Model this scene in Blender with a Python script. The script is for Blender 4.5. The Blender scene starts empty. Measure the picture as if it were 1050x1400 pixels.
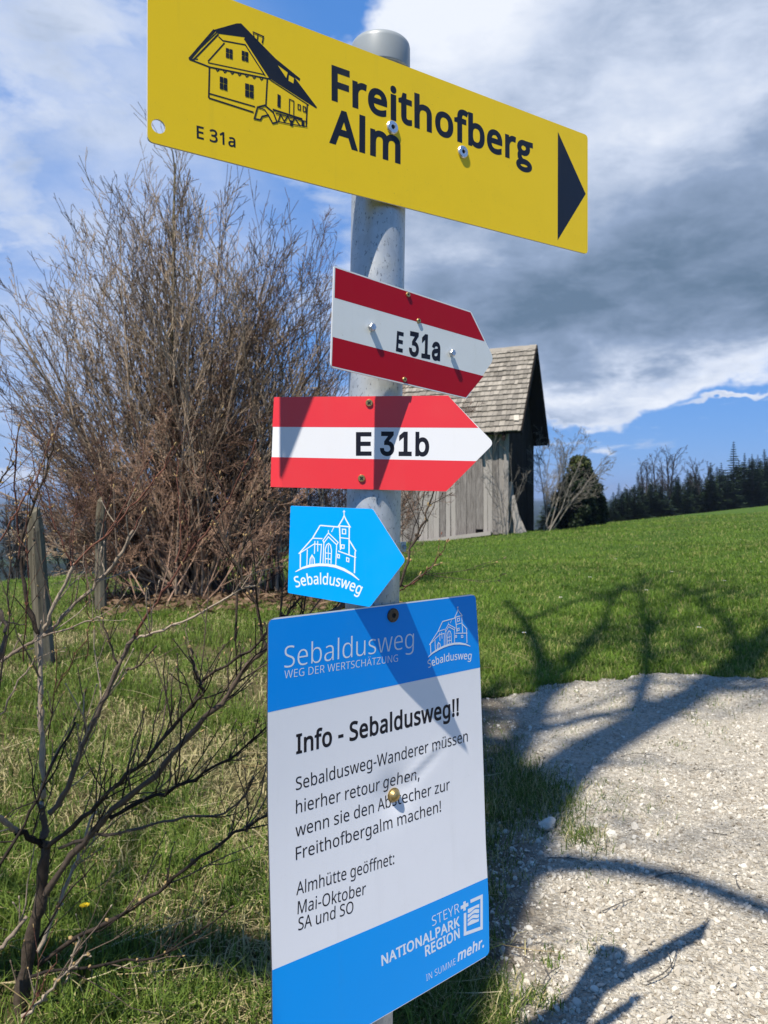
import bpy, math, random
import numpy as np
from mathutils import Vector

SC = bpy.context.scene
COL = SC.collection
R = math.radians

# ------------------------------------------------------------------ camera
F, VH, UC, CAMZ = 1060.0, 670.0, 525.0, 1.0      # focal length and horizon of the photograph in its own pixels
cam = bpy.data.cameras.new('camera')
cam.sensor_fit = 'VERTICAL'
cam.sensor_height = 36.0
cam.sensor_width = 27.0
cam.lens = F / 1400.0 * 36.0
cam.shift_y = -(700.0 - VH) / 1400.0
cam.clip_start, cam.clip_end = 0.05, 20000.0
cam.dof.use_dof = True
cam.dof.focus_distance = 0.86
cam.dof.aperture_fstop = 17.0
camo = bpy.data.objects.new('camera', cam)
COL.objects.link(camo)
camo.location = (0, 0, CAMZ)
camo.rotation_euler = (R(90), 0, 0)
SC.camera = camo

# ------------------------------------------------------------------ sun
SUN_AZ, SUN_EL = R(33.0), R(59.0)                # light travels towards this azimuth (from +Y to +X)
LDIR = Vector((math.sin(SUN_AZ) * math.cos(SUN_EL), math.cos(SUN_AZ) * math.cos(SUN_EL), -math.sin(SUN_EL)))
sun = bpy.data.lights.new('sun', 'SUN')
sun.energy = 5.0
sun.angle = R(0.53)
sun.color = (1.0, 0.94, 0.84)
suno = bpy.data.objects.new('sun', sun)
COL.objects.link(suno)
suno.rotation_euler = LDIR.to_track_quat('-Z', 'Y').to_euler()
suno.location = (-20, -30, 60)

SC.view_settings.view_transform = 'Standard'
SC.view_settings.look = 'None'
SC.view_settings.gamma = 1.0
SC.view_settings.use_curve_mapping = False
SC.view_settings.exposure = 0.48


# ------------------------------------------------------------------ node helper
class NT:
    def __init__(self, nt):
        self.nt = nt

    def n(self, typ, ins=None, **attrs):
        nd = self.nt.nodes.new(typ)
        for k, v in attrs.items():
            setattr(nd, k, v)
        for k, v in (ins or {}).items():
            self.set(nd.inputs[k], v)
        return nd

    def set(self, sock, v):
        if isinstance(v, bpy.types.NodeSocket):
            self.nt.links.new(v, sock)
        else:
            sock.default_value = v

    def m(self, op, a, b=0.0, c=0.0, clamp=False):
        nd = self.nt.nodes.new('ShaderNodeMath')
        nd.operation = op
        nd.use_clamp = clamp
        self.set(nd.inputs[0], a)
        self.set(nd.inputs[1], b)
        self.set(nd.inputs[2], c)
        return nd.outputs[0]

    def mr(self, v, a, b, c=0.0, d=1.0, smooth=True):
        nd = self.nt.nodes.new('ShaderNodeMapRange')
        nd.interpolation_type = 'SMOOTHSTEP' if smooth else 'LINEAR'
        self.set(nd.inputs['Value'], v)
        for k, x in zip(('From Min', 'From Max', 'To Min', 'To Max'), (a, b, c, d)):
            self.set(nd.inputs[k], x)
        return nd.outputs[0]

    def mix(self, f, a, b, blend='MIX'):
        nd = self.nt.nodes.new('ShaderNodeMix')
        nd.data_type = 'RGBA'
        nd.blend_type = blend
        self.set(nd.inputs[0], f)
        self.set(nd.inputs[6], a if isinstance(a, bpy.types.NodeSocket) else (*a, 1.0))
        self.set(nd.inputs[7], b if isinstance(b, bpy.types.NodeSocket) else (*b, 1.0))
        return nd.outputs[2]

    def noise(self, vec, scale, detail=4.0, rough=0.55, dist=0.0):
        nd = self.n('ShaderNodeTexNoise', {'Scale': scale, 'Detail': detail, 'Roughness': rough, 'Distortion': dist})
        if vec is not None:
            self.set(nd.inputs['Vector'], vec)
        return nd

    def mapping(self, vec, scale=(1, 1, 1), rot=(0, 0, 0)):
        nd = self.n('ShaderNodeMapping', {'Scale': scale, 'Rotation': rot})
        self.set(nd.inputs['Vector'], vec)
        return nd.outputs[0]


# ------------------------------------------------------------------ world: sky with broken cloud
world = bpy.data.worlds.new('World')
SC.world = world
world.use_nodes = True
world.node_tree.nodes.clear()
W = NT(world.node_tree)
sky = W.n('ShaderNodeTexSky', sky_type='NISHITA', sun_disc=False, sun_elevation=SUN_EL,
          sun_rotation=math.pi + SUN_AZ, altitude=900.0, air_density=1.0, dust_density=0.4, ozone_density=2.0)
tc = W.n('ShaderNodeTexCoord')
D = tc.outputs['Generated']
sep = W.n('ShaderNodeSeparateXYZ', {0: D})
wn = W.noise(W.mapping(D, (1, 1, 1.6)), 5.0, 5.0, 0.6)
wsep = W.n('ShaderNodeSeparateXYZ', {0: wn.outputs['Color']})
AZ = W.m('ARCTAN2', sep.outputs[0], sep.outputs[1])
EL = W.m('ARCSINE', sep.outputs[2])
AZw = W.m('ADD', AZ, W.m('MULTIPLY', W.m('SUBTRACT', wsep.outputs[0], 0.5), 0.22))
ELw = W.m('ADD', EL, W.m('MULTIPLY', W.m('SUBTRACT', wsep.outputs[1], 0.5), 0.16))


def blob(u, v, ru, rv, hard=0.0):
    a = math.atan2(u - UC, F)
    e = math.atan2((VH - v) * math.cos(a), F)
    x = W.m('DIVIDE', W.m('SUBTRACT', AZw, a), ru / F)
    y = W.m('DIVIDE', W.m('SUBTRACT', ELw, e), rv / F)
    d2 = W.m('ADD', W.m('MULTIPLY', x, x), W.m('MULTIPLY', y, y))
    return W.mr(W.m('SQRT', d2), 1.0, hard)


def wsum(items):
    t = None
    for w, s in items:
        q = W.m('MULTIPLY', s, w)
        t = q if t is None else W.m('ADD', t, q)
    return t


# billows: fine noise rides on coarse noise, squeezed towards the horizon as a cloud layer is
wz = W.m('DIVIDE', 1.0, W.m('ADD', W.m('MAXIMUM', sep.outputs[2], 0.0), 0.35))
LP = W.n('ShaderNodeCombineXYZ', {0: W.m('MULTIPLY', sep.outputs[0], wz), 1: W.m('MULTIPLY', sep.outputs[1], wz), 2: sep.outputs[2]}).outputs[0]
fb = W.noise(LP, 2.3, 10.0, 0.60, 0.35).outputs['Fac']
fs = W.noise(W.mapping(LP, (1.0, 1.0, 1.4)), 3.1, 8.0, 0.54, 0.2).outputs['Fac']
ff = W.noise(W.mapping(LP, (1.0, 1.0, 2.5)), 8.5, 9.0, 0.62, 0.4).outputs['Fac']
fw = W.noise(W.mapping(D, (1.0, 1.0, 4.5)), 9.0, 6.0, 0.6, 0.2).outputs['Fac']
bias = wsum([
    (0.46, blob(980, 130, 640, 330, 0.4)),
    (0.42, blob(930, 390, 560, 150, 0.3)),
    (0.20, blob(630, 60, 170, 190)),
    (-0.50, blob(430, 10, 130, 80, 0.2)),
    (0.16, blob(40, 60, 230, 130)),
    (0.10, blob(0, 260, 260, 120)),
    (-0.20, blob(190, 260, 150, 110)),
    (-0.26, blob(60, 560, 260, 110)),
    (-0.50, blob(960, 610, 300, 80, 0.3)),
    (0.34, blob(820, 548, 230, 40)),
    (0.38, blob(690, 465, 240, 115)),
    (0.12, blob(1000, 520, 130, 36)),
    (0.30, blob(640, 340, 150, 140)),
    (0.30, blob(850, 690, 90, 30)),
    (0.28, blob(40, 652, 110, 22)),
    (0.62, blob(745, 552, 80, 17)),
    (0.60, blob(820, 603, 62, 20)),
    (0.58, blob(1010, 556, 110, 10)),
    (0.55, blob(870, 672, 90, 22)),
])
behind = W.m('MULTIPLY', W.m('MAXIMUM', W.mr(sep.outputs[1], 0.25, -0.4), W.mr(EL, 0.62, 0.95)), -0.42)
den = W.m('ADD', W.m('ADD', W.m('MULTIPLY', fb, 0.75), W.m('MULTIPLY', ff, 0.38)), W.m('ADD', bias, behind))
cov = W.mr(den, 0.50, 0.80)
veil = W.m('MULTIPLY', blob(20, 260, 480, 480, 0.2), W.mr(fs, 0.30, 0.68, 0.18, 0.88))
cov = W.m('MAXIMUM', cov, veil)
cov = W.m('MULTIPLY', cov, W.mr(EL, -0.02, 0.03))
streak = W.m('MULTIPLY', W.mr(fw, 0.54, 0.72), W.mr(EL, 0.22, 0.05))
cov = W.m('MAXIMUM', cov, W.m('MULTIPLY', streak, 0.7))
dark = wsum([
    (0.34, blob(930, 380, 430, 130, 0.1)),
    (0.20, blob(760, 440, 280, 110)),
    (0.16, blob(1050, 230, 260, 130)),
    (0.20, blob(700, 150, 150, 100)),
    (0.20, blob(20, 230, 120, 80)),
    (-0.18, blob(930, 530, 330, 40)),
    (-0.16, blob(1000, 90, 190, 110)),
    (-0.30, blob(620, 60, 190, 190)),
    (-0.12, blob(900, 130, 330, 120)),
])
thick = W.mr(den, 0.55, 1.05, -0.10, 0.14)                       # thick cloud is greyer, thin edges are bright
sh = W.mr(W.m('ADD', W.m('ADD', W.m('ADD', W.m('MULTIPLY', fs, 0.95), W.m('MULTIPLY', ff, 0.36)), dark), thick), 0.47, 1.22, smooth=False)
cl = W.n('ShaderNodeValToRGB', {'Fac': sh})
cr = cl.color_ramp
cr.elements[0].position, cr.elements[0].color = 0.0, (7.4, 7.8, 8.6, 1)
cr.elements[1].position, cr.elements[1].color = 1.0, (1.2, 1.85, 2.8, 1)
e = cr.elements.new(0.30)
e.color = (5.2, 5.9, 7.3, 1)
e = cr.elements.new(0.62)
e.color = (2.6, 3.4, 4.9, 1)
skyc = W.n('ShaderNodeHueSaturation', {'Saturation': 1.15, 'Value': 1.0, 'Color': sky.outputs[0]})
blue = W.mix(0.78, skyc.outputs[0], (0.85, 2.65, 7.0))
zen = W.mr(EL, 0.45, 1.25, 1.0, 0.42)
blue = W.mix(1.0, blue, W.n('ShaderNodeCombineColor', {0: zen, 1: zen, 2: zen}).outputs[0], 'MULTIPLY')
skymix = W.mix(cov, blue, cl.outputs[0])
bg = W.n('ShaderNodeBackground', {'Color': skymix, 'Strength': 0.085})
wo = W.n('ShaderNodeOutputWorld', {'Surface': bg.outputs[0]})


# ------------------------------------------------------------------ mesh helpers
def mesh_from(name, V, Q=None, T=None, smooth=False, attr=None, mats=None, fmat=None):
    """one mesh from vertex, quad and triangle arrays"""
    V = np.asarray(V, dtype=np.float32).reshape(-1, 3)
    Q = np.zeros((0, 4), np.int32) if Q is None or len(Q) == 0 else np.asarray(Q, np.int32)
    T = np.zeros((0, 3), np.int32) if T is None or len(T) == 0 else np.asarray(T, np.int32)
    me = bpy.data.meshes.new(name)
    me.vertices.add(len(V))
    me.vertices.foreach_set('co', V.ravel())
    nl = Q.size + T.size
    me.loops.add(nl)
    me.loops.foreach_set('vertex_index', np.concatenate([Q.ravel(), T.ravel()]))
    me.polygons.add(len(Q) + len(T))
    st = np.concatenate([np.arange(len(Q)) * 4, len(Q) * 4 + np.arange(len(T)) * 3]).astype(np.int32)
    me.polygons.foreach_set('loop_start', st)
    me.polygons.foreach_set('use_smooth', np.full(len(Q) + len(T), bool(smooth)))
    if fmat is not None:
        me.polygons.foreach_set('material_index', np.asarray(fmat, np.int32))
    me.update(calc_edges=True)
    me.validate()
    for k, a in (attr or {}).items():
        at = me.attributes.new(k, 'FLOAT', 'POINT')
        at.data.foreach_set('value', np.asarray(a, np.float32))
    for m_ in (mats or []):
        me.materials.append(m_)
    return me


class MB:
    """collects shapes into one mesh"""
    def __init__(self):
        self.V, self.Q, self.T, self.A, self.n = [], [], [], [], 0
        self.fm = []

    def add(self, V, Q=None, T=None, a=0.5):
        V = np.asarray(V, float).reshape(-1, 3)
        if Q is not None and len(Q):
            self.Q.append(np.asarray(Q, int) + self.n)
        if T is not None and len(T):
            self.T.append(np.asarray(T, int) + self.n)
        self.V.append(V)
        self.A.append(np.full(len(V), a) if np.isscalar(a) else np.asarray(a))
        self.n += len(V)
        return self

    def box(self, c, ax, ay, az, a=0.5):
        """box from its centre and three half-axis vectors"""
        c, ax, ay, az = (np.asarray(q, float) for q in (c, ax, ay, az))
        V = [c + sx * ax + sy * ay + sz * az for sz in (-1, 1) for sy in (-1, 1) for sx in (-1, 1)]
        Q = [(0, 2, 3, 1), (4, 5, 7, 6), (0, 1, 5, 4), (2, 6, 7, 3), (0, 4, 6, 2), (1, 3, 7, 5)]
        return self.add(V, Q, a=a)

    def lathe(self, prof, c, axis, n=32, a=0.5):
        """profile of (radius, height) turned about an axis"""
        axis = np.asarray(axis, float) / np.linalg.norm(axis)
        ref = np.array([0, 0, 1.0]) if abs(axis[2]) < 0.9 else np.array([1.0, 0, 0])
        e1 = np.cross(axis, ref)
        e1 /= np.linalg.norm(e1)
        e2 = np.cross(axis, e1)
        c = np.asarray(c, float)
        th = np.arange(n) * 2 * math.pi / n
        ring = np.cos(th)[:, None] * e1 + np.sin(th)[:, None] * e2
        V = np.concatenate([c + h * axis + r * ring for r, h in prof])
        Q = []
        for i in range(len(prof) - 1):
            for j in range(n):
                k = (j + 1) % n
                Q.append((i * n + j, i * n + k, (i + 1) * n + k, (i + 1) * n + j))
        return self.add(V, Q, a=a)

    def tubes(self, tubes, sides=4, a=None):
        """many tapered tubes: list of (points, radii[, value])"""
        groups = {}
        for t in tubes:
            groups.setdefault(len(t[0]), []).append(t)
        for k, ts in groups.items():
            P = np.array([t[0] for t in ts], float)
            Rr = np.array([t[1] for t in ts], float)
            val = np.array([t[2] if len(t) > 2 else 0.5 for t in ts])
            Tn = np.gradient(P, axis=1)
            Tn /= np.linalg.norm(Tn, axis=2, keepdims=True) + 1e-9
            ref = np.where(np.abs(Tn[:, :1, 2:3]) > 0.85, np.array([[[1.0, 0.2, 0]]]), np.array([[[0.1, 0.1, 1.0]]]))
            N1 = np.cross(Tn, np.broadcast_to(ref, Tn.shape))
            N1 /= np.linalg.norm(N1, axis=2, keepdims=True) + 1e-9
            N2 = np.cross(Tn, N1)
            th = np.arange(sides) * 2 * math.pi / sides
            ring = N1[:, :, None, :] * np.cos(th)[None, None, :, None] + N2[:, :, None, :] * np.sin(th)[None, None, :, None]
            V = P[:, :, None, :] + ring * Rr[:, :, None, None]
            m = len(ts)
            idx = np.arange(m * k * sides).reshape(m, k, sides)
            nx = np.roll(idx, -1, axis=2)
            Q = np.stack([idx[:, :-1], nx[:, :-1], nx[:, 1:], idx[:, 1:]], axis=-1).reshape(-1, 4)
            self.add(V.reshape(-1, 3), Q, a=np.repeat(val, k * sides))
        return self

    def mesh(self, name, mats, smooth=False, off=(0, 0, 0)):
        V = np.concatenate(self.V) - np.asarray(off, float)
        Q = np.concatenate(self.Q) if self.Q else None
        T = np.concatenate(self.T) if self.T else None
        return mesh_from(name, V, Q, T, smooth, {'tint': np.concatenate(self.A)}, mats)


def link(name, data, parent=None, loc=None):
    o = bpy.data.objects.new(name, data)
    COL.objects.link(o)
    if parent is not None:
        o.parent = parent
    if loc is not None:
        o.location = loc
    return o


def thing(name, label, cat, loc=(0, 0, 0), group=None):
    o = link(name, None, loc=loc)
    o.empty_display_size = 0.05
    o['label'], o['category'] = label, cat
    if group:
        o['group'] = group
    return o


def tag(o, label, cat, group=None, kind=None):
    if label:
        o['label'] = label
    if cat:
        o['category'] = cat
    if group:
        o['group'] = group
    if kind:
        o['kind'] = kind
    return o


def rloc(root):
    p = root
    v = np.zeros(3)
    while p is not None:
        v = v + np.array(p.location)
        p = p.parent
    return v


def part(root, name, mb, mat, smooth=False, label=None):
    """part of a thing, from shapes given in world coordinates"""
    o = link(name, mb.mesh(name, [mat], smooth, rloc(root)), root)
    if label:
        o['label'] = label
    return o


def sm(x, a, b):
    t = np.clip((np.asarray(x, float) - a) / (b - a), 0, 1)
    return t * t * (3 - 2 * t)


# ------------------------------------------------------------------ the lie of the land
def ground(x, y):
    x = np.asarray(x, float)
    y = np.asarray(y, float)
    plane = -0.0275 * (y - 4.5) + 0.0447 * x
    w = sm(y, 2.6, 6.5)
    z = np.clip(plane, -4.5, 3.0) * w
    z = z + w * (1 - sm(np.hypot(x, y), 40, 120)) * 0.03 * (np.sin(x * 1.1 + 0.6 * y) + np.sin(0.83 * y - 0.5 * x + 1))
    z = z + 0.05 * np.exp(-((x - 0.6) / 0.9) ** 2 - ((y - 1.5) / 0.8) ** 2)
    # the meadow ends at a brow and drops into the valley on the far left
    xe = np.where(y < 30, -6.7 + 0.9 * (y - 15.4), 6.4 + 0.7075 * (y - 30))
    d = (xe - x) * 0.78 - 1.0
    s = 2.2
    drop = s * np.logaddexp(0, d / s)
    z = z - np.minimum(0.16 * drop, 14 + 0.03 * drop)
    r = np.hypot(x, y)
    z = np.where(r > 200, np.maximum(z, -75.0), z)
    az = np.arctan2(x, y)
    hill = sm(r, 900, 2300) * (24 + 6 * np.sin(az * 9 + 1.0) + 4 * np.sin(az * 23) + 3 * np.sin(az * 51 + 2))
    z = np.where(r > 200, z + sm(r, 200, 700) * 0 + hill * sm(-az, -0.6, 0.1), z)
    return z


def P3(u, v, y):
    """point seen at photograph pixel (u, v), y metres out"""
    return np.array([(u - UC) / F * y, y, CAMZ - (v - VH) / F * y])


def on_ground(u, v):
    lo, hi = 0.8, 90.0
    y = lo
    while y < hi:
        p = P3(u, v, y)
        if p[2] <= float(ground(p[0], p[1])):
            break
        y *= 1.004
    return np.array([p[0], y, float(ground(p[0], y))])


# ------------------------------------------------------------------ materials
def material(name, build):
    m = bpy.data.materials.new(name)
    m.use_nodes = True
    m.node_tree.nodes.clear()
    t = NT(m.node_tree)
    b = t.n('ShaderNodeBsdfPrincipled')
    o = t.n('ShaderNodeOutputMaterial', {'Surface': b.outputs[0]})
    build(t, b)
    return m


def bump(t, b, h, strength, dist):
    bn = t.n('ShaderNodeBump', {'Strength': strength, 'Distance': dist, 'Height': h})
    t.set(b.inputs['Normal'], bn.outputs[0])


def obj_co(t):
    return t.n('ShaderNodeTexCoord').outputs['Object']


def world_co(t):
    return t.n('ShaderNodeNewGeometry').outputs['Position']


def paint(name, c, rough=0.4, spec=0.5, dirt=0.10, dcol=(0.25, 0.24, 0.2), coat=0.0):
    """sign paint or film, faintly weathered"""
    def f(t, b):
        co = world_co(t)
        n1 = t.noise(co, 22.0, 6.0, 0.6).outputs['Fac']
        n2 = t.noise(t.mapping(co, (1, 1, 0.25)), 120.0, 4.0, 0.7).outputs['Fac']
        n3 = t.noise(co, 420.0, 2.0, 0.5).outputs['Fac']
        n4 = t.noise(t.mapping(co, (1, 1, 0.06)), 60.0, 5.0, 0.65).outputs['Fac']
        sp = t.m('MULTIPLY', t.mr(n3, 0.70, 0.74), t.mr(n1, 0.45, 0.62))
        k = t.m('ADD', t.m('MULTIPLY', t.mr(n1, 0.46, 0.8), dirt * 1.3), t.m('MULTIPLY', t.mr(n2, 0.60, 0.8), dirt * 0.9))
        k = t.m('ADD', k, t.m('ADD', t.m('MULTIPLY', t.mr(n4, 0.56, 0.75), dirt * 1.6), t.m('MULTIPLY', sp, min(0.5, dirt * 6))), clamp=True)
        t.set(b.inputs['Base Color'], t.mix(k, c, dcol))
        t.set(b.inputs['Roughness'], t.mr(n1, 0.3, 0.7, rough * 0.85, rough * 1.2))
        b.inputs['Specular IOR Level'].default_value = spec
        b.inputs['Coat Weight'].default_value = coat
        b.inputs['Coat Roughness'].default_value = 0.15
    return material(name, f)


M = {}
M['yellow'] = paint('yellow_paint', (0.98, 0.66, 0.012), 0.38, 0.25, 0.07, (0.5, 0.36, 0.04))
M['black'] = paint('black_print', (0.012, 0.012, 0.016), 0.4, 0.4, 0.03)
M['ink'] = paint('dark_print', (0.010, 0.010, 0.018), 0.45, 0.3, 0.02)
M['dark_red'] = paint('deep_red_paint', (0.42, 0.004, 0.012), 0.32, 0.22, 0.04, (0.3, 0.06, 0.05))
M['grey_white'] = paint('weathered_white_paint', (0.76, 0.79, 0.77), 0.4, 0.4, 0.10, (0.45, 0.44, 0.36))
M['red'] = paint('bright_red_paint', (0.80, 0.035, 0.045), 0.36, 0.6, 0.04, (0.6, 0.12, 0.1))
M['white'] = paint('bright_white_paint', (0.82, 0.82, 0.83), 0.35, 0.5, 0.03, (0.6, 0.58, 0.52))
M['sky_blue'] = paint('light_blue_film', (0.0, 0.36, 0.92), 0.40, 0.2, 0.03, (0.1, 0.36, 0.7))
M['blue'] = paint('blue_film', (0.0, 0.30, 0.90), 0.36, 0.25, 0.04, (0.1, 0.3, 0.6))
M['blue_low'] = paint('brighter_blue_film', (0.0, 0.34, 0.92), 0.36, 0.25, 0.03, (0.1, 0.32, 0.65))
M['panel_white'] = paint('white_film', (0.90, 0.90, 0.92), 0.33, 0.5, 0.06, (0.6, 0.6, 0.58), 0.15)
M['pale_print'] = paint('pale_print', (0.78, 0.84, 0.90), 0.45, 0.3, 0.03)
M['plate_edge'] = paint('dark_plate_edge', (0.045, 0.047, 0.05), 0.5, 0.4, 0.2)
M['alu'] = paint('aluminium_edge', (0.62, 0.63, 0.64), 0.42, 0.6, 0.15)


def f_galv(t, b):
    co = obj_co(t)
    v = t.n('ShaderNodeTexVoronoi', {'Scale': 170.0, 'Vector': t.mapping(co, (1, 1, 0.6))}).outputs['Color']
    vs = t.n('ShaderNodeSeparateXYZ', {0: v}).outputs[0]
    n1 = t.noise(co, 40.0, 8.0, 0.7).outputs['Fac']
    n2 = t.noise(t.mapping(co, (1, 1, 0.5)), 420.0, 4.0, 0.6).outputs['Fac']
    n3 = t.noise(t.mapping(co, (1, 1, 0.12)), 26.0, 4.0, 0.6).outputs['Fac']
    c = t.mix(vs, (0.45, 0.47, 0.48), (0.52, 0.54, 0.55))
    c = t.mix(t.m('MULTIPLY', t.mr(n3, 0.5, 0.75), 0.5), c, (0.30, 0.31, 0.31))
    c = t.mix(t.m('MULTIPLY', t.mr(n2, 0.58, 0.66), 0.7), c, (0.13, 0.14, 0.15))
    t.set(b.inputs['Base Color'], c)
    b.inputs['Metallic'].default_value = 0.45
    t.set(b.inputs['Roughness'], t.mr(n1, 0.3, 0.7, 0.36, 0.58))
    bump(t, b, n2, 0.15, 0.001)


M['galvanised'] = material('galvanised_steel', f_galv)


def f_metal(col, rough, metallic=0.8):
    def f(t, b):
        co = world_co(t)
        n = t.noise(co, 300.0, 4.0, 0.7).outputs['Fac']
        t.set(b.inputs['Base Color'], t.mix(t.mr(n, 0.45, 0.75), col, tuple(q * 0.45 for q in col)))
        b.inputs['Metallic'].default_value = metallic
        t.set(b.inputs['Roughness'], t.mr(n, 0.3, 0.7, rough * 0.8, rough * 1.3))
    return f


M['zinc'] = material('zinc_bolt', f_metal((0.55, 0.57, 0.6), 0.35))
M['steel'] = material('bright_screw', f_metal((0.70, 0.70, 0.70), 0.28))
M['brass'] = material('brassy_screw', f_metal((0.50, 0.36, 0.15), 0.35))
M['rust'] = material('dark_rusty_bolt', f_metal((0.13, 0.09, 0.06), 0.55, 0.5))
M['recess'] = material('screw_recess', f_metal((0.02, 0.02, 0.02), 0.6, 0.3))
M['cap'] = paint('grey_plastic_cap', (0.30, 0.33, 0.345), 0.38, 0.5, 0.15)


def tint(t):
    return t.n('ShaderNodeAttribute', attribute_name='tint').outputs['Fac']


def f_bark(c1, c2, sc=30.0, ramp=None):
    def f(t, b):
        co = world_co(t)
        n = t.noise(co, sc, 5.0, 0.65).outputs['Fac']
        k = t.m('ADD', t.m('MULTIPLY', n, 0.6), t.m('MULTIPLY', tint(t), 0.6))
        c = t.mix(t.mr(k, 0.3, 0.95), c1, c2)
        c = t.mix(t.mr(tint(t), 1.4, 1.6), c, (0.36, 0.25, 0.11))
        t.set(b.inputs['Base Color'], c)
        b.inputs['Roughness'].default_value = 0.8
        b.inputs['Specular IOR Level'].default_value = 0.25
        n9 = t.noise(t.mapping(co, (1, 1, 0.4)), sc * 6.0, 4.0, 0.7).outputs['Fac']
        bump(t, b, t.m('ADD', n, t.m('MULTIPLY', n9, 0.6)), 0.7, 0.004)
    return f


M['hazel_bark'] = material('brown_twig_bark', f_bark((0.075, 0.050, 0.035), (0.44, 0.335, 0.235), 9.0))
M['thicket_bark'] = material('reddish_brown_twig_bark', f_bark((0.10, 0.055, 0.038), (0.40, 0.255, 0.170), 10.0))
M['yellow_bark'] = material('lichen_yellow_bark', f_bark((0.16, 0.12, 0.06), (0.36, 0.31, 0.15), 20.0))
M['grey_bark'] = material('grey_bark', f_bark((0.075, 0.068, 0.06), (0.24, 0.215, 0.18), 18.0))
M['dogwood'] = material('dark_shrub_bark', f_bark((0.018, 0.013, 0.010), (0.135, 0.100, 0.072), 40.0))
M['dogwood_pale'] = material('pale_shrub_bark', f_bark((0.14, 0.105, 0.08), (0.42, 0.34, 0.25), 60.0))
M['dogwood_red'] = material('red_shrub_bark', f_bark((0.065, 0.026, 0.020), (0.20, 0.085, 0.055), 60.0))
M['dead_wood_dark'] = material('far_bark', f_bark((0.035, 0.032, 0.034), (0.09, 0.08, 0.08), 3.0))


def f_leaf(c1, c2, c3, trans=0.25):
    def f(t, b):
        k = tint(t)
        c = t.mix(t.mr(k, 0.0, 0.55, smooth=False), c1, c2)
        c = t.mix(t.mr(k, 0.60, 0.95, smooth=False), c, c3)
        t.set(b.inputs['Base Color'], c)
        b.inputs['Roughness'].default_value = 0.6
        b.inputs['Specular IOR Level'].default_value = 0.25
        if trans:
            tr = t.n('ShaderNodeBsdfTranslucent', {'Color': c})
            mx = t.n('ShaderNodeMixShader', {0: trans, 1: b.outputs[0], 2: tr.outputs[0]})
            out = [n for n in t.nt.nodes if n.type == 'OUTPUT_MATERIAL'][0]
            t.set(out.inputs['Surface'], mx.outputs[0])
    return f


M['grass'] = material('grass_blades', f_leaf((0.030, 0.070, 0.010), (0.170, 0.240, 0.036), (0.52, 0.44, 0.23), 0.3))
M['meadow'] = material('meadow_blades', f_leaf((0.034, 0.085, 0.009), (0.165, 0.265, 0.028), (0.40, 0.36, 0.14), 0.3))
M['straw'] = material('dry_grass_stalks', f_leaf((0.30, 0.22, 0.10), (0.44, 0.36, 0.19), (0.60, 0.52, 0.32), 0.2))
M['conifer'] = material('conifer_needles', f_leaf((0.010, 0.021, 0.010), (0.022, 0.044, 0.018), (0.045, 0.072, 0.028), 0.1))
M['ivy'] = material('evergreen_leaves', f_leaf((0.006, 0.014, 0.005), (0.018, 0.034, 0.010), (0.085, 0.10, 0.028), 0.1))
M['dead_leaf'] = material('dead_leaves', f_leaf((0.070, 0.040, 0.024), (0.15, 0.095, 0.055), (0.24, 0.16, 0.10), 0.15))
M['petal'] = material('yellow_petals', f_leaf((0.8, 0.6, 0.02), (0.85, 0.62, 0.02), (0.85, 0.65, 0.03), 0.2))


def f_ground(t, b):
    co = world_co(t)
    n1 = t.noise(co, 1.1, 5.0, 0.6).outputs['Fac']
    n2 = t.noise(co, 9.0, 6.0, 0.7).outputs['Fac']
    n3 = t.noise(co, 90.0, 4.0, 0.7).outputs['Fac']
    r = t.n('ShaderNodeVectorMath', {0: co}, operation='LENGTH').outputs[1]
    near = t.mix(t.mr(n2, 0.35, 0.65), (0.075, 0.058, 0.030), (0.155, 0.125, 0.062))
    near = t.mix(t.mr(n3, 0.45, 0.7), near, (0.05, 0.08, 0.018))
    mead = t.mix(t.mr(n2, 0.3, 0.7), (0.042, 0.086, 0.011), (0.078, 0.132, 0.020))
    mead = t.mix(t.m('MULTIPLY', t.mr(n1, 0.45, 0.75), 0.5), mead, (0.082, 0.122, 0.026))
    sp = t.n('ShaderNodeSeparateXYZ', {0: co})
    right = t.mr(sp.outputs[0], -0.5, 0.8)
    mfac = t.m('MAXIMUM', t.mr(r, 7.0, 16.0), t.m('MULTIPLY', right, t.mr(r, 3.5, 5.0)))
    c = t.mix(mfac, near, mead)
    n4 = t.noise(co, 0.012, 6.0, 0.65).outputs['Fac']
    forest = t.mix(t.mr(n4, 0.52, 0.60), (0.010, 0.017, 0.011), (0.035, 0.055, 0.02))
    c = t.mix(t.mr(r, 130.0, 260.0), c, forest)
    t.set(b.inputs['Base Color'], c)
    b.inputs['Roughness'].default_value = 0.95
    b.inputs['Specular IOR Level'].default_value = 0.1
    bump(t, b, t.m('ADD', n2, t.m('MULTIPLY', n3, 0.4)), 0.8, 0.04)


M['ground'] = material('meadow_ground', f_ground)


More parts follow.
